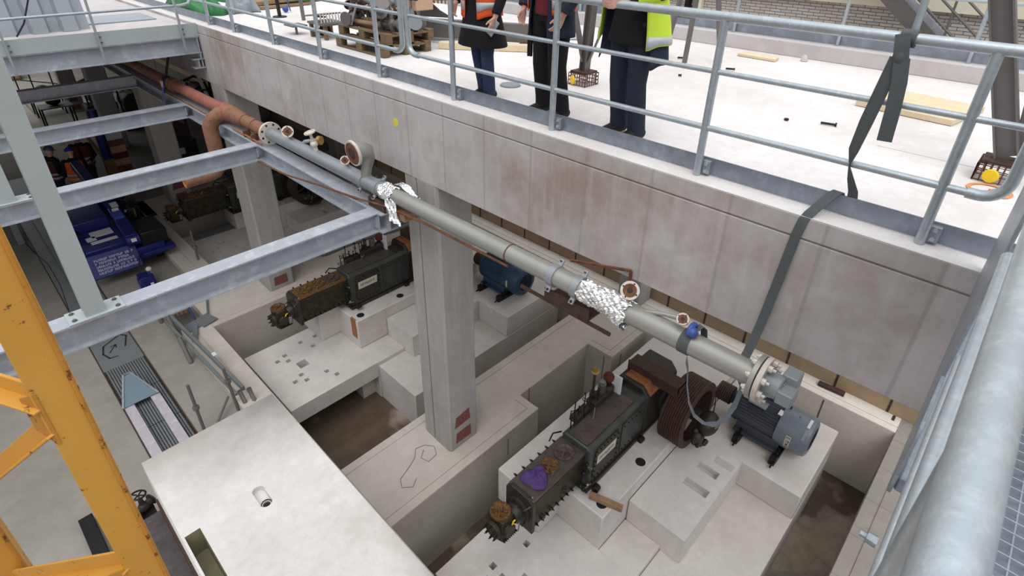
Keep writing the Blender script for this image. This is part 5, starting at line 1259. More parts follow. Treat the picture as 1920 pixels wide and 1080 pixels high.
# posts and tarps at the back left
tag(MB().bar((5.01, 10.95, DZ), (4.99, 10.95, 6.8), 0.05, 0.05).lathe((5.01, 10.95, DZ), (0, 0, 1), [(0, 0.13), (0.015, 0.12), (0.02, 0.03)], 16).build('barrier_post', 'black_metal'), 'dark post on a flat base in front of the green tarpaulin', 'post')
tag(MB().bar((5.15, 10.3, DZ), (5.13, 10.3, 6.8), 0.05, 0.05).build('barrier_post', 'dark_steel'), 'brown-grey post between the left guard rail posts, left of the valves', 'post')
def tarp(name, mat, x0, x1, y0, y1, h, seed, label):
    rnd = random.Random(seed); ph = [rnd.uniform(0, 6.28) for _ in range(8)]
    def fn(u, v):
        x = x0 + (x1 - x0) * u; y = y0 + (y1 - y0) * v
        e = (math.sin(PI * u) * math.sin(PI * v)) ** 0.45
        z = h * e * (0.75 + 0.18 * math.sin(7 * u + 5 * v + ph[0]) + 0.14 * math.sin(13 * v - 9 * u + ph[1]) + 0.08 * math.sin(23 * u + 19 * v + ph[2]))
        return (x + 0.04 * math.sin(9 * v + ph[3]), y + 0.05 * math.sin(11 * u + ph[4]), DZ + 0.004 + max(0, z))
    return tag(MB().sheet(fn, 44, 44).build(name, mat, smooth=50, thick=0.006), label, 'tarpaulin')
tarp('tarpaulin', 'tarp_green', 3.82, 4.40, 11.8, 13.6, 0.55, 1, 'crumpled green tarpaulin heap beside the platform corner')
tarp('plastic_sheet', 'tarp_grey', 4.45, 5.0, 11.8, 12.0 + 0.15, 0.45, 2, 'crumpled pale grey plastic sheet right of the green heap')
tarp('tarpaulin', 'tarp_green', 5.1, 7.2, 12.7, 14.4, 0.5, 3, 'long green tarpaulin spread behind the barrier posts')
bd = MB().obox((5.75, 12.4, DZ + 0.13), (1.2, 0.35, 0.08), Matrix.Rotation(-0.06, 3, 'Y')).obox((5.75, 12.3, DZ + 0.03), (1.2, 0.3, 0.05), Matrix.Rotation(0.15, 3, 'Z'))
each(bd, 'plank', 'wood_old', 'pale plank in front of the long green tarpaulin', 'plank', 'planks by the green tarpaulin', bevel=0.006)
tag(MB().bar((5.06, 12.35, DZ), (5.03, 12.35, 6.4), 0.06, 0.05).build('timber_post', 'wood_raw'), 'thin wooden upright left of the pale planks', 'timber post')
tag(MB().bar((6.42, 12.35, DZ), (6.40, 12.35, 6.5), 0.06, 0.05).build('timber_post', 'wood_raw'), 'thin wooden upright right of the pale planks', 'timber post')
tag(MB().ribbon([(5.50, 11.5, DZ + 0.01), (5.45, 11.5, 5.7), (5.42, 11.5, 6.5)], (0, 1, 0), 0.05, 0.006).sphere((5.38, 11.45, DZ + 0.06), 0.06).build('blue_hose', 'blue_light'), 'light blue hose hanging with a dark ball end near the dark post', 'hose')
tag(MB().lathe((4.55, 4.42, DZ), (0, 0, 1), [(0, 0.12), (0.012, 0.11), (0.014, 0.04)], 20).build('steel_disc', 'terminal_grey'), 'flat grey disc lying on the deck beside the railing left of the people', 'disc')
# ================================================================== PEOPLE
def person(label, x, y, z0, yaw, H, L_arm, R_arm, outfit, legs=((0.09, 0.02), (0.09, -0.02)), lean=0.04, vox=0.0065, look=(0, -0.25), grip=(0.4, 0.4), group=None):
    """L_arm / R_arm: elbow and wrist in (forward, left, up) metres for a 1.75 m figure; legs: foot (sideways, forward) offsets."""
    s = H / 1.75
    F = V((math.cos(yaw), math.sin(yaw), 0)); L = V((-math.sin(yaw), math.cos(yaw), 0)); U = V((0, 0, 1))
    P = lambda f, l, u: V((x, y, z0)) + (F * f + L * l + U * u) * s
    t = thing('person', label, 'person', (x, y, z0), group)
    lo = lambda u: lean * max(0, (u - 0.92)) / 0.5
    hipl, hipr = P(0, 0.095, 0.90), P(0, -0.095, 0.90)
    (la, lf), (ra, rf) = legs
    ankl, ankr = P(lf - 0.02, la, 0.085), P(rf - 0.02, -ra, 0.085)
    knl, knr = (hipl * 0.46 + ankl * 0.54) + F * 0.035 * s, (hipr * 0.46 + ankr * 0.54) + F * 0.035 * s
    b = MB()
    def chain(pts, rs, n=12): b.tube(pts, [r * s for r in rs], n); [b.sphere(p, r * s * 0.99) for p, r in zip(pts, rs)]
    for hp, kn, an in ((hipl, knl, ankl), (hipr, knr, ankr)):
        chain([hp, (hp + kn) / 2, kn, kn * 0.6 + an * 0.4, an], [0.075, 0.066, 0.047, 0.05, 0.034])
        b.tube([an + U * -0.04 * s, an - U * 0.045 * s + F * 0.15 * s], [0.035 * s, 0.028 * s], 10).sphere(an - U * 0.045 * s + F * 0.15 * s, 0.028 * s)
    def ell(f, u, a, c): return [P(f + c * math.cos(2 * PI * j / 20), a * math.sin(2 * PI * j / 20), u) for j in range(20)]
    b.rings([ell(lo(u) + f, u, a, c) for f, u, a, c in ((0, 0.84, 0.12, 0.08), (0, 0.92, 0.155, 0.10), (0, 1.04, 0.135, 0.09), (0.0, 1.25, 0.155, 0.105), (0, 1.38, 0.16, 0.09), (-0.01, 1.46, 0.10, 0.06))])
    ng = lo(1.5)
    chain([P(ng - 0.01, 0, 1.42), P(ng + 0.005, 0, 1.54)], [0.058, 0.052])
    hd = P(ng + 0.02, 0, 1.635); hy, hp_ = look
    hF = (F * math.cos(hy) + L * math.sin(hy)); hF = (hF * math.cos(hp_) + U * math.sin(hp_)).normalized(); hL = U.cross(hF).normalized(); hU = hF.cross(hL)
    Q = lambda f, l, u: hd + (hF * f + hL * l + hU * u) * s
    def hell(f, u, a, c): return [Q(f + c * math.cos(2 * PI * j / 18), a * math.sin(2 * PI * j / 18), u) for j in range(18)]
    b.rings([hell(*q) for q in ((0.03, -0.118, 0.03, 0.035), (0.02, -0.09, 0.055, 0.07), (0.005, -0.04, 0.070, 0.088), (0, 0.02, 0.076, 0.096), (-0.005, 0.07, 0.070, 0.088), (-0.005, 0.105, 0.045, 0.055), (-0.005, 0.12, 0.01, 0.012))])
    b.tube([Q(0.092, 0, 0.022), Q(0.115, 0, -0.018), Q(0.10, 0, -0.028)], [0.008 * s, 0.016 * s, 0.014 * s], 8)
    b.tube([Q(0.085, 0.022, -0.055), Q(0.094, 0, -0.053), Q(0.085, -0.022, -0.055)], 0.008 * s, 8)
    b.tube([Q(0.078, 0.042, 0.03), Q(0.093, 0.015, 0.034), Q(0.093, -0.015, 0.034), Q(0.078, -0.042, 0.03)], 0.009 * s, 8)
    for e in (-1, 1): b.sphere(Q(-0.005, e * 0.078, -0.005), 0.03 * s, 0.6, 0.35, 1.0)
    arms = []
    for e, (el, wr), gr in ((1, L_arm, grip[0]), (-1, R_arm, grip[1])):
        sh = P(lo(1.4), e * 0.185, 1.40); eb = P(*el); w = P(*wr)
        chain([sh, (sh + eb) / 2, eb, (eb + w) / 2, w], [0.052, 0.045, 0.038, 0.036, 0.025])
        hdv = (w - eb).normalized(); pn = (hdv.cross(F * 0.3 + L * -e)).cross(hdv).normalized()   # palm faces the body
        pn = (-L * e - hdv * hdv.dot(-L * e)).normalized(); sd = hdv.cross(pn).normalized()
        if sd.dot(F) < 0: sd = -sd        # thumb side forward
        kn = []
        for i, (o, ln) in enumerate(((0.030, 0.072), (0.010, 0.080), (-0.011, 0.074), (-0.030, 0.058))):
            k0 = w + (hdv * 0.015 + sd * o * 0.6) * s; k1 = w + (hdv * 0.092 + sd * o) * s
            b.tube([k0, k1], [0.015 * s, 0.0125 * s], 8).sphere(k1, 0.0115 * s)
            c1 = gr; d1 = (hdv * math.cos(c1) + pn * math.sin(c1)); d2 = (hdv * math.cos(c1 * 2.2) + pn * math.sin(c1 * 2.2)); d3 = (hdv * math.cos(c1 * 3) + pn * math.sin(c1 * 3))
            q1 = k1 + d1 * ln * 0.45 * s; q2 = q1 + d2 * ln * 0.33 * s; q3 = q2 + d3 * ln * 0.25 * s
            b.tube([k1, q1, q2, q3], [0.0105 * s, 0.0095 * s, 0.0088 * s, 0.0075 * s], 8).sphere(q3, 0.0074 * s)
        t0 = w + (hdv * 0.03 + sd * 0.028) * s; t1 = t0 + (hdv * 0.035 + sd * 0.026 + pn * 0.012) * s; t2 = t1 + (hdv * 0.03 + sd * 0.006 + pn * 0.012) * s
        b.tube([t0, t1, t2], [0.014 * s, 0.0115 * s, 0.0095 * s], 8).sphere(t2, 0.0094 * s)
        arms.append((sh, eb, w))
    b.build('body', 'skin', t, smooth=0, mods=[remesh(vox * s, 2)])
    # shoes and trousers
    for an in (ankl, ankr):
        MB().tube([an - F * 0.055 * s - U * 0.035 * s, an + F * 0.05 * s - U * 0.035 * s, an + F * 0.17 * s - U * 0.048 * s], [0.048 * s, 0.05 * s, 0.036 * s], 14).sphere(an - F * 0.05 * s - U * 0.035 * s, 0.046 * s).sphere(an + F * 0.17 * s - U * 0.046 * s, 0.036 * s).build('shoe', 'shoe', t, smooth=60)
    tr = MB(); wd = outfit.get('loose', 1.0)
    for e, hp, kn, an in ((1, hipl, knl, ankl), (-1, hipr, knr, ankr)):
        pts = [hp + U * 0.03 * s, hp * 0.7 + kn * 0.3, hp * 0.35 + kn * 0.65, kn, kn * 0.6 + an * 0.4, kn * 0.2 + an * 0.8, an - U * 0.03 * s]
        tr.tube(pts, [q * s * wd for q in (0.105, 0.10, 0.084, 0.074, 0.072, 0.070, 0.072)], 18)
    tr.rings([ell(0, u, a * 1.04, c * 1.1) for u, a, c in ((0.83, 0.155, 0.10), (0.92, 0.17, 0.115), (1.02, 0.150, 0.105))])
    tr.build('trousers', outfit['trousers'], t, smooth=0, mods=[remesh(0.011 * s, 3)])
    # upper garment with sleeves
    j = MB(); u0 = outfit.get('hem', 0.86); fl = outfit.get('flare', 1.0)
    prof = [(u0, 0.185 * fl, 0.135 * fl), ((u0 + 1.04) / 2, 0.18 * (fl + 1) / 2, 0.13 * (fl + 1) / 2), (1.04, 0.165, 0.125), (1.25, 0.185, 0.135), (1.38, 0.185, 0.115), (1.45, 0.12, 0.08), (1.50, 0.07, 0.07)]
    j.rings([ell(lo(u), u, a, c) for u, a, c in prof])
    for sh, eb, w in arms:
        cut = eb + (w - eb) * 0.90
        j.tube([sh, (sh + eb) / 2, eb, (eb + cut) / 2, cut], [q * s for q in (0.078, 0.066, 0.058, 0.053, 0.048)], 14).sphere(sh, 0.08 * s).sphere(eb, 0.057 * s)
    j.build(outfit.get('top_name', 'jacket'), outfit['top'], t, smooth=0, mods=[remesh(0.011 * s, 3)])
    # open or closed outer layers: (name, material, hem, top, width, depth, gap angle, flare, stripes)
    for (nm, mat, h0, h1, a, c, gap, flr, stripes) in outfit.get('layers', ()):
        def fn(u, v, off=0.0, ha=None, hb=None):
            hh = h0 + (h1 - h0) * v if ha is None else ha + (hb - ha) * v
            k = 1.0 + (flr - 1.0) * max(0, (1.1 - hh) / (1.1 - h0)) if h0 < 1.1 else 1.0
            sq = 1.0 if hh < 1.36 else 1.0 - (hh - 1.36) * 1.6
            an = gap + (2 * PI - 2 * gap) * u
            w_ = 1 + 0.03 * math.sin(an * 5 + hh * 6)
            edge = -0.035 * (math.exp(-((u / 0.06) ** 2)) + math.exp(-(((1 - u) / 0.06) ** 2))) * (1 - v)
            return P(lo(hh) + (c + off) * k * sq * w_ * math.cos(an), (a + off) * k * sq * w_ * math.sin(an), hh + edge)
        o = MB().sheet(fn, 44, 20).build(nm, mat, t, smooth=80, thick=0.008)
        for hz in stripes:
            MB().sheet(lambda u, v: fn(0.002 + 0.996 * u, v, 0.0065, hz, hz + 0.055), 44, 2).build('reflective_band', 'reflective', o, smooth=80, thick=0.003)
    if 'sleeve_cover' in outfit:
        mat, f0, f1 = outfit['sleeve_cover']
        for sh, eb, w in arms:
            e = eb + (w - eb) * f1
            MB().tube([sh, (sh + eb) / 2, eb, (eb + e) / 2, e], [q * s for q in (0.088, 0.076, 0.068, 0.062, 0.058)], 14).build('sleeve', mat, t, smooth=70)
    if outfit.get('helmet'):
        h = MB().rings([hell(*q) for q in ((-0.005, 0.035, 0.100, 0.122), (-0.005, 0.075, 0.098, 0.118), (-0.008, 0.12, 0.080, 0.098), (-0.01, 0.15, 0.045, 0.055), (-0.01, 0.158, 0.008, 0.01))])
        h.rings([hell(*q) for q in ((0.03, 0.030, 0.098, 0.145), (0.03, 0.040, 0.098, 0.145))])
        h.build('helmet', outfit['helmet'], t, smooth=60)
    else:
        h = MB().rings([hell(*q) for q in ((-0.03, -0.05, 0.074, 0.072), (-0.022, 0.0, 0.084, 0.088), (-0.012, 0.06, 0.084, 0.098), (-0.008, 0.105, 0.062, 0.074), (-0.008, 0.134, 0.02, 0.024))])
        h.build('hair', 'hair', t, smooth=70)
    return t, arms

FX = math.pi       # facing the pit (-X)
p1, a1 = person('person in long black coat and orange vest holding a flat phone', 3.95, 4.23, 5.345, FX + 0.05, 1.68,
       ((-0.02, 0.28, 1.10), (0.10, 0.27, 0.86)), ((0.02, -0.28, 1.12), (0.16, -0.22, 0.95)),
       {'trousers': 'jeans', 'top': 'black_cloth', 'top_name': 'coat', 'hem': 0.56, 'flare': 1.6, 'loose': 0.92,
        'layers': (('vest', 'orange_vest', 0.86, 1.42, 0.215, 0.165, 0.38, 1.08, (0.93, 1.08)),)},
       legs=((0.08, 0.0), (0.06, -0.06)))
p2, a2 = person('person in black trousers, navy jacket and open orange vest, bare hand hanging', 3.985, 3.37, 5.345, FX - 0.2, 1.80,
       ((0.0, 0.30, 1.10), (0.08, 0.24, 0.90)), ((0.02, -0.30, 1.12), (0.12, -0.25, 0.90)),
       {'trousers': 'black_cloth', 'top': 'red_cloth', 'top_name': 'sweater', 'hem': 0.88, 'loose': 1.08,
        'layers': (('jacket', 'navy_cloth', 0.72, 1.45, 0.212, 0.155, 0.55, 1.12, ()), ('vest', 'orange_vest', 0.93, 1.43, 0.225, 0.17, 0.75, 1.06, (0.98, 1.12))),
        'sleeve_cover': ('navy_cloth', 0, 0.86)},
       legs=((0.14, -0.02), (0.13, -0.03)), grip=(0.35, 0.45))
p3, a3 = person('person in dark jeans and bright yellow jacket with both hands on the top rail', 4.0, 2.53, 5.345, FX - 0.22, 1.80,
       ((0.04, 0.27, 1.14), (0.26, 0.14, 1.085)), ((0.08, -0.27, 1.14), (0.28, -0.06, 1.085)),
       {'trousers': 'jeans_dark', 'top': 'black_cloth', 'top_name': 'sweater', 'hem': 0.76, 'flare': 1.25, 'loose': 1.04,
        'layers': (('inner_jacket', 'navy_cloth', 0.64, 1.40, 0.255, 0.17, 1.15, 1.25, ()), ('yellow_jacket', 'yellow_vest', 0.78, 1.46, 0.275, 0.185, 0.95, 1.18, (0.79, 1.10))),
        'sleeve_cover': ('yellow_vest', 0, 0.7)},
       legs=((0.11, -0.02), (0.11, -0.03)), grip=(0.5, 0.5))
w = a1[0][2]
ph = MB().obox(w + V((-0.03, -0.0, -0.09)), (0.010, 0.075, 0.15), Matrix.Rotation(0.5, 3, 'X') @ Matrix.Rotation(0.25, 3, 'Y'))
tag(ph.build('phone', 'phone_grey', bevel=0.003), 'flat grey phone held by the person in the black coat', 'phone')
w = a2[1][2]
tag(MB().ribbon([V((4.0, 3.60, 6.25)), V((3.98, 3.62, 6.05)), V((3.97, 3.61, 5.86))], (0, 1, 0), 0.05, 0.02).build('umbrella', 'black_cloth'), 'slim folded black umbrella hanging beside the person with the bare hand', 'umbrella')

WK = 'workers in the hall'
def vest_outfit(vest, top, helm, trous='navy_cloth'):
    return {'trousers': trous, 'top': top, 'hem': 0.84, 'helmet': helm, 'layers': (('vest', vest, 0.86, 1.42, 0.215, 0.16, 0.12, 1.03, (0.92, 1.03)),)}
person('worker in a grey-blue helmet and dark red vest, leftmost of the three in the hall', 1.53, 18.6, -0.18, 0.35, 1.76, ((0.0, 0.27, 1.1), (0.16, 0.22, 0.92)), ((0.0, -0.27, 1.1), (0.16, -0.2, 0.92)), vest_outfit('dark_red_cloth', 'black_cloth', 'helmet_grey'), vox=0.014, group=WK)
person('worker in a blue helmet and bright orange vest seen from behind in the hall', 1.95, 18.1, -0.18, 1.45, 1.76, ((0.02, 0.27, 1.1), (0.2, 0.18, 1.0)), ((0.02, -0.27, 1.1), (0.2, -0.16, 1.0)), vest_outfit('orange_vest', 'black_cloth', 'helmet_blue'), vox=0.014, group=WK)
person('worker in blue helmet and dark clothes facing the camera, rightmost of the three', 2.36, 19.3, -0.18, -1.9, 1.80, ((0.02, 0.27, 1.1), (0.22, 0.14, 0.98)), ((0.02, -0.27, 1.1), (0.22, -0.12, 0.98)), vest_outfit('dark_red_cloth', 'black_cloth', 'helmet_blue'), vox=0.014, group=WK)
# ================================================================== HALL FLOOR
GZ = -0.18
# covered drain channel with ribbed plates
dn = MB()
for i in range(9):
    y = 5.5 + i * 1.0
    for k in range(15): dn.box(0.45 + k * 0.04, 0.472 + k * 0.04, y, y + 0.985, GZ + 0.004, GZ + 0.012)
    for k in range(24): dn.box(0.43, 1.05, y + 0.01 + k * 0.041, y + 0.018 + k * 0.041, GZ + 0.002, GZ + 0.009)
t = thing('drain_channel', 'dark ribbed drain grating strip running along the hall floor', 'drain', (0.74, 10, GZ))
dn.build('grating', 'duct_grey', t, smooth=0)
MB().box(0.40, 1.08, 5.4, 10.4, GZ + 0.0005, GZ + 0.002).build('channel_bed', 'black_metal', t)
MB().box(0.40, 1.08, 10.4, 22.0, GZ + 0.0005, GZ + 0.014).build('cover_plate', 'duct_grey', t)
for x in (0.40, 1.06): MB().box(x, x + 0.02, 5.4, 22.0, GZ, GZ + 0.016).build('frame', 'rust_dark', t)
mk = MB()
def line(p, q, w=0.03):
    a = V((*p, GZ + 0.016)); b = V((*q, GZ + 0.016)); d = (b - a).normalized(); n_ = V((-d.y, d.x, 0)) * w / 2; e = d * w * 0.4
    mk.add([a - n_ - e, b - n_ + e, b + n_ + e, a + n_ - e], [(0, 1, 2, 3)])
for p, q in (((0.60, 10.75), (0.54, 10.95)), ((0.54, 10.95), (0.60, 11.20)), ((0.60, 11.20), (0.92, 11.40)), ((0.92, 11.40), (1.00, 11.28)), ((1.00, 11.28), (0.90, 10.95)), ((0.60, 10.75), (0.72, 10.72))): line(p, q)
for p, q in (((0.64, 10.92), (0.78, 11.12)), ((0.78, 11.12), (0.70, 11.10)), ((0.78, 11.12), (0.77, 11.02))): line(p, q, 0.022)
tag(mk.build('painted_mark', 'ink', smooth=0), 'black painted bracket with a small arrow on the drain cover plates', 'mark')
# channel frame with triangular end plate
t = thing('channel_frame', 'pale steel channel pair with a blue-grey triangular end plate lying over the drain', 'steel frame', (0.66, 8.2, GZ + 0.016))
for x in (0.42, 0.80):
    MB().box(x, x + 0.14, 6.0, 9.15, GZ + 0.017, GZ + 0.10).build('channel', 'lilac_steel', t, bevel=0.004)
MB().prism([(-0.26, 0), (0.26, 0), (0.05, 0.62), (-0.05, 0.62)], (0.66, 9.08, GZ + 0.10), (1, 0, 0), (0, 0.92, 0.30), (0, -0.012, 0.02)).build('end_plate', 'plate_blue_grey', t, bevel=0.004)
for a, b in (((0.40, 9.06, GZ + 0.12), (0.61, 9.66, GZ + 0.31)), ((0.92, 9.06, GZ + 0.12), (0.71, 9.66, GZ + 0.31)), ((0.60, 9.66, GZ + 0.31), (0.72, 9.66, GZ + 0.31))):
    MB().bar(a, b, 0.03, 0.03).build('edge_rib', 'galvanised', t)
# long dark beam on the floor left of the rig
t = thing('floor_beam', 'long dark grey beam lying on the hall floor left of the blue rig', 'steel beam', (0.85, 15, GZ))
MB().box(0.66, 0.92, 12.0, 18.6, GZ, GZ + 0.10).build('profile', 'duct_grey', t, bevel=0.004)
tag(MB().tube([(0.30, 17.3, GZ + 0.008), (0.36, 16.5, GZ + 0.008), (0.50, 15.4, GZ + 0.008), (0.50, 14.2, GZ + 0.008), (0.42, 13.0, GZ + 0.008)], 0.010, 6).build('cable', 'rubber'), 'thin dark cable lying on the floor left of the long dark beam', 'cable')
tag(MB().box(0.18, 0.32, 17.0, 17.6, GZ, GZ + 0.7).build('cabinet', 'terminal_grey', bevel=0.01), 'small grey-green cabinet at the far left behind the yellow mast', 'cabinet')
tag(MB().box(3.50, 4.62, 15.0, 15.38, -0.57, -0.55).build('cover_plate', 'duct_grey'), 'dark metal cover plate on the slab in the third pit', 'plate')
# standing scaffold tubes by the block
def tube_stand(name, a, b, coll, label, r=0.024):
    t = thing(name, label, 'tube', a, 'scaffold tubes by the kerb')
    MB().tube([a, b], r, 12).build('tube', 'dark_steel', t)
    p = V(a) * (1 - coll) + V(b) * coll
    MB().lathe(p - V((0, 0, 0.03)), V(b) - V(a), [(0, 0.045), (0.05, 0.05), (0.06, 0.045)], 12).build('collar', 'dark_steel', t)
tube_stand('scaffold_tube', (1.16, 7.72, GZ), (1.16, 7.80, 0.80), 0.55, 'upright scaffold tube with collar behind the pale block')
tube_stand('scaffold_tube', (1.73, 7.86, GZ), (1.70, 7.90, 0.72), 0.7, 'upright scaffold tube with collar standing against the kerb')
tube_stand('scaffold_tube', (2.95, 12.9, -0.1), (2.98, 12.95, 0.75), 0.5, 'upright scaffold tube at the corner of the third pit')
tag(MB().tube([(1.22, 7.60, GZ + 0.03), (1.68, 8.05, 0.02)], 0.02, 10).build('scaffold_tube', 'dark_steel'), 'short tube lying between the two upright scaffold tubes', 'tube', 'scaffold tubes by the kerb')
for x, y, sd in ((1.83, 7.75, 'left'), (1.96, 7.70, 'right')):
    tag(MB().tube([(x, y, 0.0), (x - 0.02, y + 0.05, 0.24)], 0.035, 14).build('tube_end', 'steel_bright'), sd + ' one of two short silver tube ends on the kerb behind the pale block', 'tube', 'silver tube ends on the kerb')
# rail lying along the kerb with legs
t = thing('kerb_rail', 'long grey handrail section lying along the kerb left of the far pit', 'railing', (1.80, 9.4, GZ))
MB().bar((1.70, 10.9, 0.22), (1.90, 7.9, 0.16), 0.05, 0.09).build('rail', 'duct_grey', t, bevel=0.006)
MB().bar((1.62, 10.8, 0.10), (1.80, 8.0, 0.02), 0.05, 0.05).build('rail', 'duct_grey', t, bevel=0.006)
for a, b in (((1.60, 9.60, GZ), (1.60, 9.90, 0.24)), ((1.62, 11.25, GZ), (1.60, 11.35, 0.30)), ((1.70, 10.45, GZ), (1.66, 10.7, 0.26))):
    MB().tube([a, b], 0.04, 10).build('leg', 'dark_steel', t)
q = MB().box(1.84, 1.90, 8.95, 9.05, 0.10, 0.24)
q.build('white_clip', 'paper', t)
t = thing('grate_panel', 'small dark grating panel bridging the corner of the kerb', 'grating', (2.05, 10.35, 0.0))
MB().obox((1.95, 10.40, 0.02), (0.34, 0.26, 0.02), Matrix.Rotation(0.25, 3, 'Z')).build('panel', 'galvanised_plate', t)
MB().obox((2.20, 10.42, 0.03), (0.30, 0.34, 0.02), Matrix.Rotation(0.25, 3, 'Z')).build('panel', 'duct_grey', t)
MB().obox((1.90, 10.10, 0.05), (0.09, 0.50, 0.03), Matrix.Rotation(-0.35, 3, 'Z')).build('strut', 'duct_grey', t)
tag(MB().tube([(2.06, 10.55, 0.03), (2.04, 10.9, 0.5)], 0.02, 8).build('blue_rod', 'blue_paint'), 'short blue rod standing on the small grating panel', 'rod')
q = MB()
for i in range(5): q.tube([(1.80 + 0.08 * i, 11.25, -0.12), (1.76 + 0.08 * i, 10.85, 0.10)], 0.022, 8)
each(q, 'rusty_bar', 'rust', 'rusty bar in the recess at the corner of the kerb', 'bar', 'rusty bars in the recess')
tag(MB().tube([(2.55, 11.3, 0.05), (2.30, 10.55, 0.05)], 0.02, 8).build('steel_rod', 'duct_grey'), 'thin grey rod lying across the recess at the kerb corner', 'rod')

# blue rig
t = rig = thing('drilling_rig', 'dark blue tracked rig with white lettering and labels on the hall floor', 'machine', (1.8, 15.2, GZ))
MB().box(1.10, 2.55, 13.55, 17.8, 0.12, 0.42).build('chassis', 'blue_paint', t, bevel=0.03)
fp = MB().prism([(13.35, 0.10), (13.40, 0.06), (13.75, 0.35), (13.75, 0.55), (13.62, 0.55)], (1.05, 0, 0), (0, 1, 0), (0, 0, 1), (0.93, 0, 0))
fp.build('front_panel', 'blue_paint', t, bevel=0.015)
o0 = V((1.16, 13.385, 0.17)); sl = V((0, 0.235, 0.38)).normalized()
text_strokes(MB(), o0 - V((0, 0.004, -0.0)), (1, 0, 0), sl, 0.74, 0.36, 5, 9, 0.28, 0.006).build('lettering', 'letter_blue_white', t, smooth=0)
MB().box(1.08, 1.95, 13.70, 14.8, 0.42, 0.62).build('hood', 'blue_paint', t, bevel=0.03)
MB().prism([(14.8, 0.42), (14.8, 0.85), (16.9, 1.05), (17.6, 0.8), (17.6, 0.42)], (1.12, 0, 0), (0, 1, 0), (0, 0, 1), (0.72, 0, 0)).build('engine_cover', 'blue_paint', t, bevel=0.03)
for nm, a in (('paper_sheet', (1.36, 1.78, 14.32, 14.66)), ('paper_sheet', (1.24, 1.42, 14.18, 14.40)), ('paper_strip', (1.28, 1.78, 13.98, 14.12))):
    MB().box(a[0], a[1], a[2], a[3], 0.622, 0.628).build(nm, 'paper', t)
MB().box(1.09, 1.12, 14.0, 15.6, 0.30, 0.50).build('side_recess', 'black_metal', t)
MB().tube([(1.15, 14.6, 0.62), (1.15, 15.2, 0.70), (1.2, 15.8, 0.66)], 0.06, 10).build('hose', 'rubber', t)
MB().bar((1.97, 13.55, 0.70), (2.02, 15.0, 0.86), 0.24, 0.20).bar((2.02, 15.0, 0.86), (1.92, 17.6, 1.30), 0.22, 0.20).build('boom', 'blue_paint', t, bevel=0.02)
MB().cyl((1.84, 13.58, 0.66), (2.10, 13.58, 0.66), 0.13, None, 24).build('boom_hub', 'blue_paint', t, bevel=0.01)
MB().box(1.92, 2.02, 13.44, 13.46, 0.66, 0.74).build('white_sticker', 'paper', t)
MB().box(1.95, 2.08, 14.75, 14.78, 0.92, 1.00).obox((2.06, 15.05, 0.975), (0.14, 0.24, 0.01), Matrix.Rotation(0.15, 3, 'X')).build('white_sticker', 'paper', t)
MB().obox((1.98, 14.5, 0.93), (0.2, 0.30, 0.06), Matrix.Rotation(0.12, 3, 'X')).build('bracket', 'blue_light', t)
MB().box(2.12, 2.66, 13.62, 14.45, 0.36, 0.72).build('battery_box', 'black_metal', t, bevel=0.03)
MB().box(2.05, 2.72, 13.45, 14.55, 0.22, 0.30).build('side_step', 'blue_paint', t, bevel=0.008)
m_ = MB()
rnd = random.Random(3)
for i in range(16): m_.box(*(lambda x, y, z: (x, x + rnd.uniform(0.06, 0.2), y, y + rnd.uniform(0.06, 0.2), z, z + rnd.uniform(0.05, 0.25)))(rnd.uniform(2.1, 2.45), rnd.uniform(14.6, 16.6), rnd.uniform(0.42, 0.7)))
m_.tube([(2.2, 14.6, 0.75), (2.35, 15.1, 0.95), (2.25, 15.8, 0.8)], 0.025, 8)
m_.build('valve_bank', 'black_metal', t, bevel=0.008)
MB().sphere((2.2, 14.75, 0.86), 0.05).cyl((2.35, 14.7, 0.7), (2.35, 14.7, 0.9), 0.03).build('gauges', 'steel_bright', t)
for x in (1.0, 2.40):
    MB().prism([(0, 0), (0.12, -0.16), (3.6, -0.16), (3.75, 0), (3.6, 0.16), (0.12, 0.16)], (x, 13.9, 0.0), (0, 1, 0), (0, 0, 1), (0.28, 0, 0)).build('track', 'rubber', t, bevel=0.03)
MB().bar((1.95, 13.35, 0.35), (1.80, 13.05, 0.10), 0.02, 0.02).build('tow_line', 'black_metal', t)
hb = MB().box(1.72, 1.98, 12.70, 13.0, GZ, GZ + 0.30).cyl((1.70, 12.85, GZ + 0.14), (2.0, 12.85, GZ + 0.14), 0.13, None, 18)
tb = thing('hook_block', 'small blue hook block with pale knob on the floor in front of the rig', 'hook block', (1.85, 12.85, GZ))
hb.build('housing', 'blue_paint', tb, bevel=0.01)
MB().sphere((1.98, 13.0, GZ + 0.32), 0.06).cyl((1.98, 13.0, GZ + 0.2), (1.98, 13.0, GZ + 0.32), 0.03).build('knob', 'label_white', tb)
MB().box(1.88, 1.94, 12.69, 12.70, GZ + 0.06, GZ + 0.14).build('sticker', 'paper', tb)
MB().prism([(0, 0), (0.75, 0), (0.75, 0.55), (0, 0.62)], (1.48, 16.7, 0.62), (1, 0, 0), (0, 0.85, 0.5), (0, -0.06, 0.06)).build('raised_panel', 'blue_paint', rig, bevel=0.01)
tb = thing('blue_barrel_stand', 'dark blue upright canister on a brown timber post right of the workers', 'canister', (2.80, 18.6, 0.0))
MB().cyl((2.80, 18.6, 0.95), (2.80, 18.6, 2.35), 0.12).build('canister', 'blue_paint', tb)
MB().box(2.68, 2.92, 18.48, 18.72, 0.0, 0.95).build('timber_post', 'wood_pallet', tb)
tag(MB().bar((2.62, 20.4, 1.6), (3.0, 18.85, 0.04), 0.05, 0.14).build('inclined_plank', 'wood_old'), 'inclined plank leaning behind the rightmost worker', 'plank')
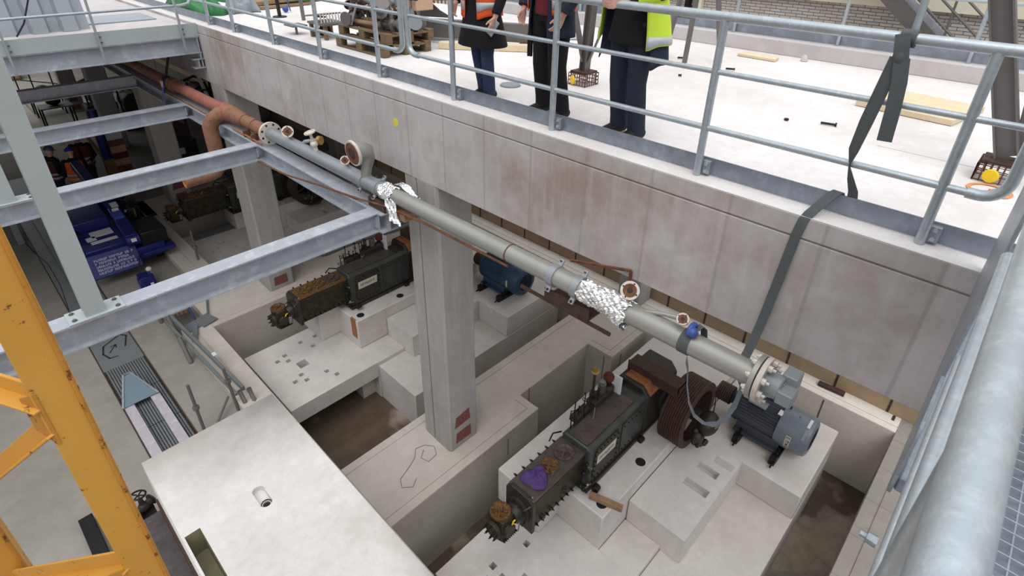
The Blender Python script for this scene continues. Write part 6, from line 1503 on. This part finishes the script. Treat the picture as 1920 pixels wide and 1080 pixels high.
for i, (z, m__) in enumerate(((0.0, 'cardboard'), (0.22, 'red_mark'), (0.5, 'cardboard'), (0.7, 'dark_red_cloth'), (0.9, 'cardboard'), (1.15, 'red_mark'), (1.4, 'paper'))):
    z = i * 0.2; tag(MB().box(2.95, 3.45, 19.4, 19.9, z, z + 0.199).build('crate', m__), ('lowest', 'second', 'third', 'middle', 'fifth', 'sixth', 'topmost')[i] + ' crate from the ground in the stack behind the dark blue canister', 'crate', 'crates stacked behind the canister')

# things at the left foot of the block
valve(0.07, 6.25, 0.52, 0.72, 0.5, 'dark gate valve with handwheel beside the left corner of the pale block', 'machine_dark')
t = thing('machine_case', 'dark grey steel case standing along the left side of the pale block', 'case', (0.1, 5.1, GZ))
MB().box(-0.02, 0.20, 4.35, 5.95, GZ, 0.72).build('case_body', 'case_grey', t, bevel=0.01)
MB().box(-0.06, -0.02, 4.35, 5.95, 0.05, 0.70).build('side_frame', 'black_metal', t)
MB().box(-0.05, 0.21, 4.25, 4.36, GZ, 0.66).build('end_bracket', 'black_metal', t, bevel=0.01)
MB().box(0.19, 0.215, 4.4, 5.9, 0.70, 0.95).build('upstand', 'rust_dark', t)
tag(MB().box(-0.03, 0.17, 6.13, 6.37, GZ, 0.52).build('valve_stand', 'black_metal', bevel=0.01), 'dark stand under the gate valve at the pale block', 'stand')
tag(MB().obox((-0.50, 6.8, GZ + 0.06), (0.16, 1.0, 0.12), Matrix.Rotation(0.02, 3, 'Z')).build('dark_beam', 'black_metal', bevel=0.01), 'short dark beam on the floor behind the yellow mast', 'beam')

# far end of the hall
FG = 'equipment in the far end of the hall'
def table(x, y, label):
    t = thing('steel_table', label, 'table', (x, y, 0)); 
    MB().box(x - 0.5, x + 0.5, y - 0.4, y + 0.4, 0.78, 0.82).build('top', 'dark_steel', t)
    for a in (-0.46, 0.46):
        for b_ in (-0.36, 0.36): MB().bar((x + a, y + b_, 0), (x + a, y + b_, 0.78), 0.05, 0.05).build('leg', 'black_metal', t)
    MB().sphere((x, y, 0.98), 0.2, 1.2, 1, 0.8).build('load', 'black_metal', t)
table(3.0, 28.6, 'steel table with dark load at the far end of the hall')
table(2.95, 26.4, 'steel table left of the dim far column')
t = thing('hall_railing', 'thin dark railing curving through the far end of the hall', 'railing', (3.0, 30, 0))
for i, (x, y) in enumerate(((2.7, 33.4), (3.15, 32.6), (3.75, 31.6), (4.35, 30.4))):
    MB().bar((x, y, 0), (x, y, 1.1), 0.05, 0.05).build('post', 'black_metal', t)
for z in (0.55, 1.1): MB().tube([(2.7, 33.4, z), (3.15, 32.6, z), (3.75, 31.6, z), (4.35, 30.4, z)], 0.028, 8).build('rail', 'black_metal', t)
tag(MB().box(2.2, 3.2, 36.0, 37.5, 0, 0.9).build('sand_heap', 'wood_old', bevel=0.1), 'tan crate far back at the left end of the hall', 'crate')
tag(MB().box(4.6, 6.4, 38.0, 38.4, 0, 3.6).build('partition', 'concrete_kerb'), 'pale partition panel at the far end of the hall', 'partition')
rnd = random.Random(31)
for i, (x, y, z, lb) in enumerate(((4.3, 26.2, 0.0, 'dark pump unit in front of the dim far column'), (5.0, 24.5, 0.0, 'dark pump unit between the distant columns'), (4.9, 19.8, 0.0, 'dark pump unit beside the red pipe in the shade'),
                                   (6.3, 18.2, 0.0, 'dark pump unit under the long beam behind the elbow pipe'), (7.2, 24.0, 0.0, 'dark pump unit deep in the shade under the deck'), (6.8, 20.6, 0.0, 'pale-piped pump unit below the blue strap'))):
    t = thing('pump_unit', lb, 'pump', (x, y, z))
    MB().box(x - 0.5, x + 0.5, y - 0.35, y + 0.35, z, z + 0.7).build('base', 'machine_dark', t, bevel=0.02)
    MB().cyl((x, y - 0.45, z + 1.0), (x, y + 0.45, z + 1.0), 0.36, None, 24).build('casing', 'machine_green' if i % 2 else 'machine_dark', t, bevel=0.02)
    h = MB(); handwheel(h, (x - 0.4, y - 0.2, z + 1.5), (0.2, -0.4, 1), 0.2); h.cyl((x - 0.4, y - 0.2, z + 0.7), (x - 0.4, y - 0.2, z + 1.5), 0.03); h.build('handwheel', 'black_metal', t)
    MB().tube([(x + 0.3, y - 0.4, z + 0.7), (x + 0.3, y - 0.5, z + 1.5), (x - 0.2, y - 0.5, z + 1.75), (x - 0.5, y - 0.3, z + 1.6)], 0.05, 10).build('pipe', 'steel_bright' if i in (3, 5) else 'rust_dark', t)
    MB().box(x - 0.2, x + 0.1, y - 0.37, y - 0.35, z + 0.3, z + 0.5).build('plate', 'paper', t)
t = thing('lattice_barrier', 'silver tubular frame with a hooked end under the long beam beside the red pipe', 'frame', (5.6, 16.6, 0))
MB().tube([(5.6, 16.2, 0.0), (5.3, 17.6, 3.4), (5.25, 17.8, 3.75), (5.3, 17.9, 3.95), (5.45, 17.8, 4.0)], 0.05, 10).build('hooked_tube', 'label_white', t)
for k in range(4): MB().bar((5.5 + 0.25 * k, 16.5, 1.4), (5.3 + 0.25 * k, 17.0, 3.0), 0.05, 0.05).build('bar', 'black_metal', t)
MB().bar((5.2, 16.7, 2.0), (6.4, 16.5, 2.3), 0.05, 0.05).bar((5.1, 17.0, 2.8), (6.3, 16.8, 2.6), 0.05, 0.05).build('cross_bar', 'black_metal', t)
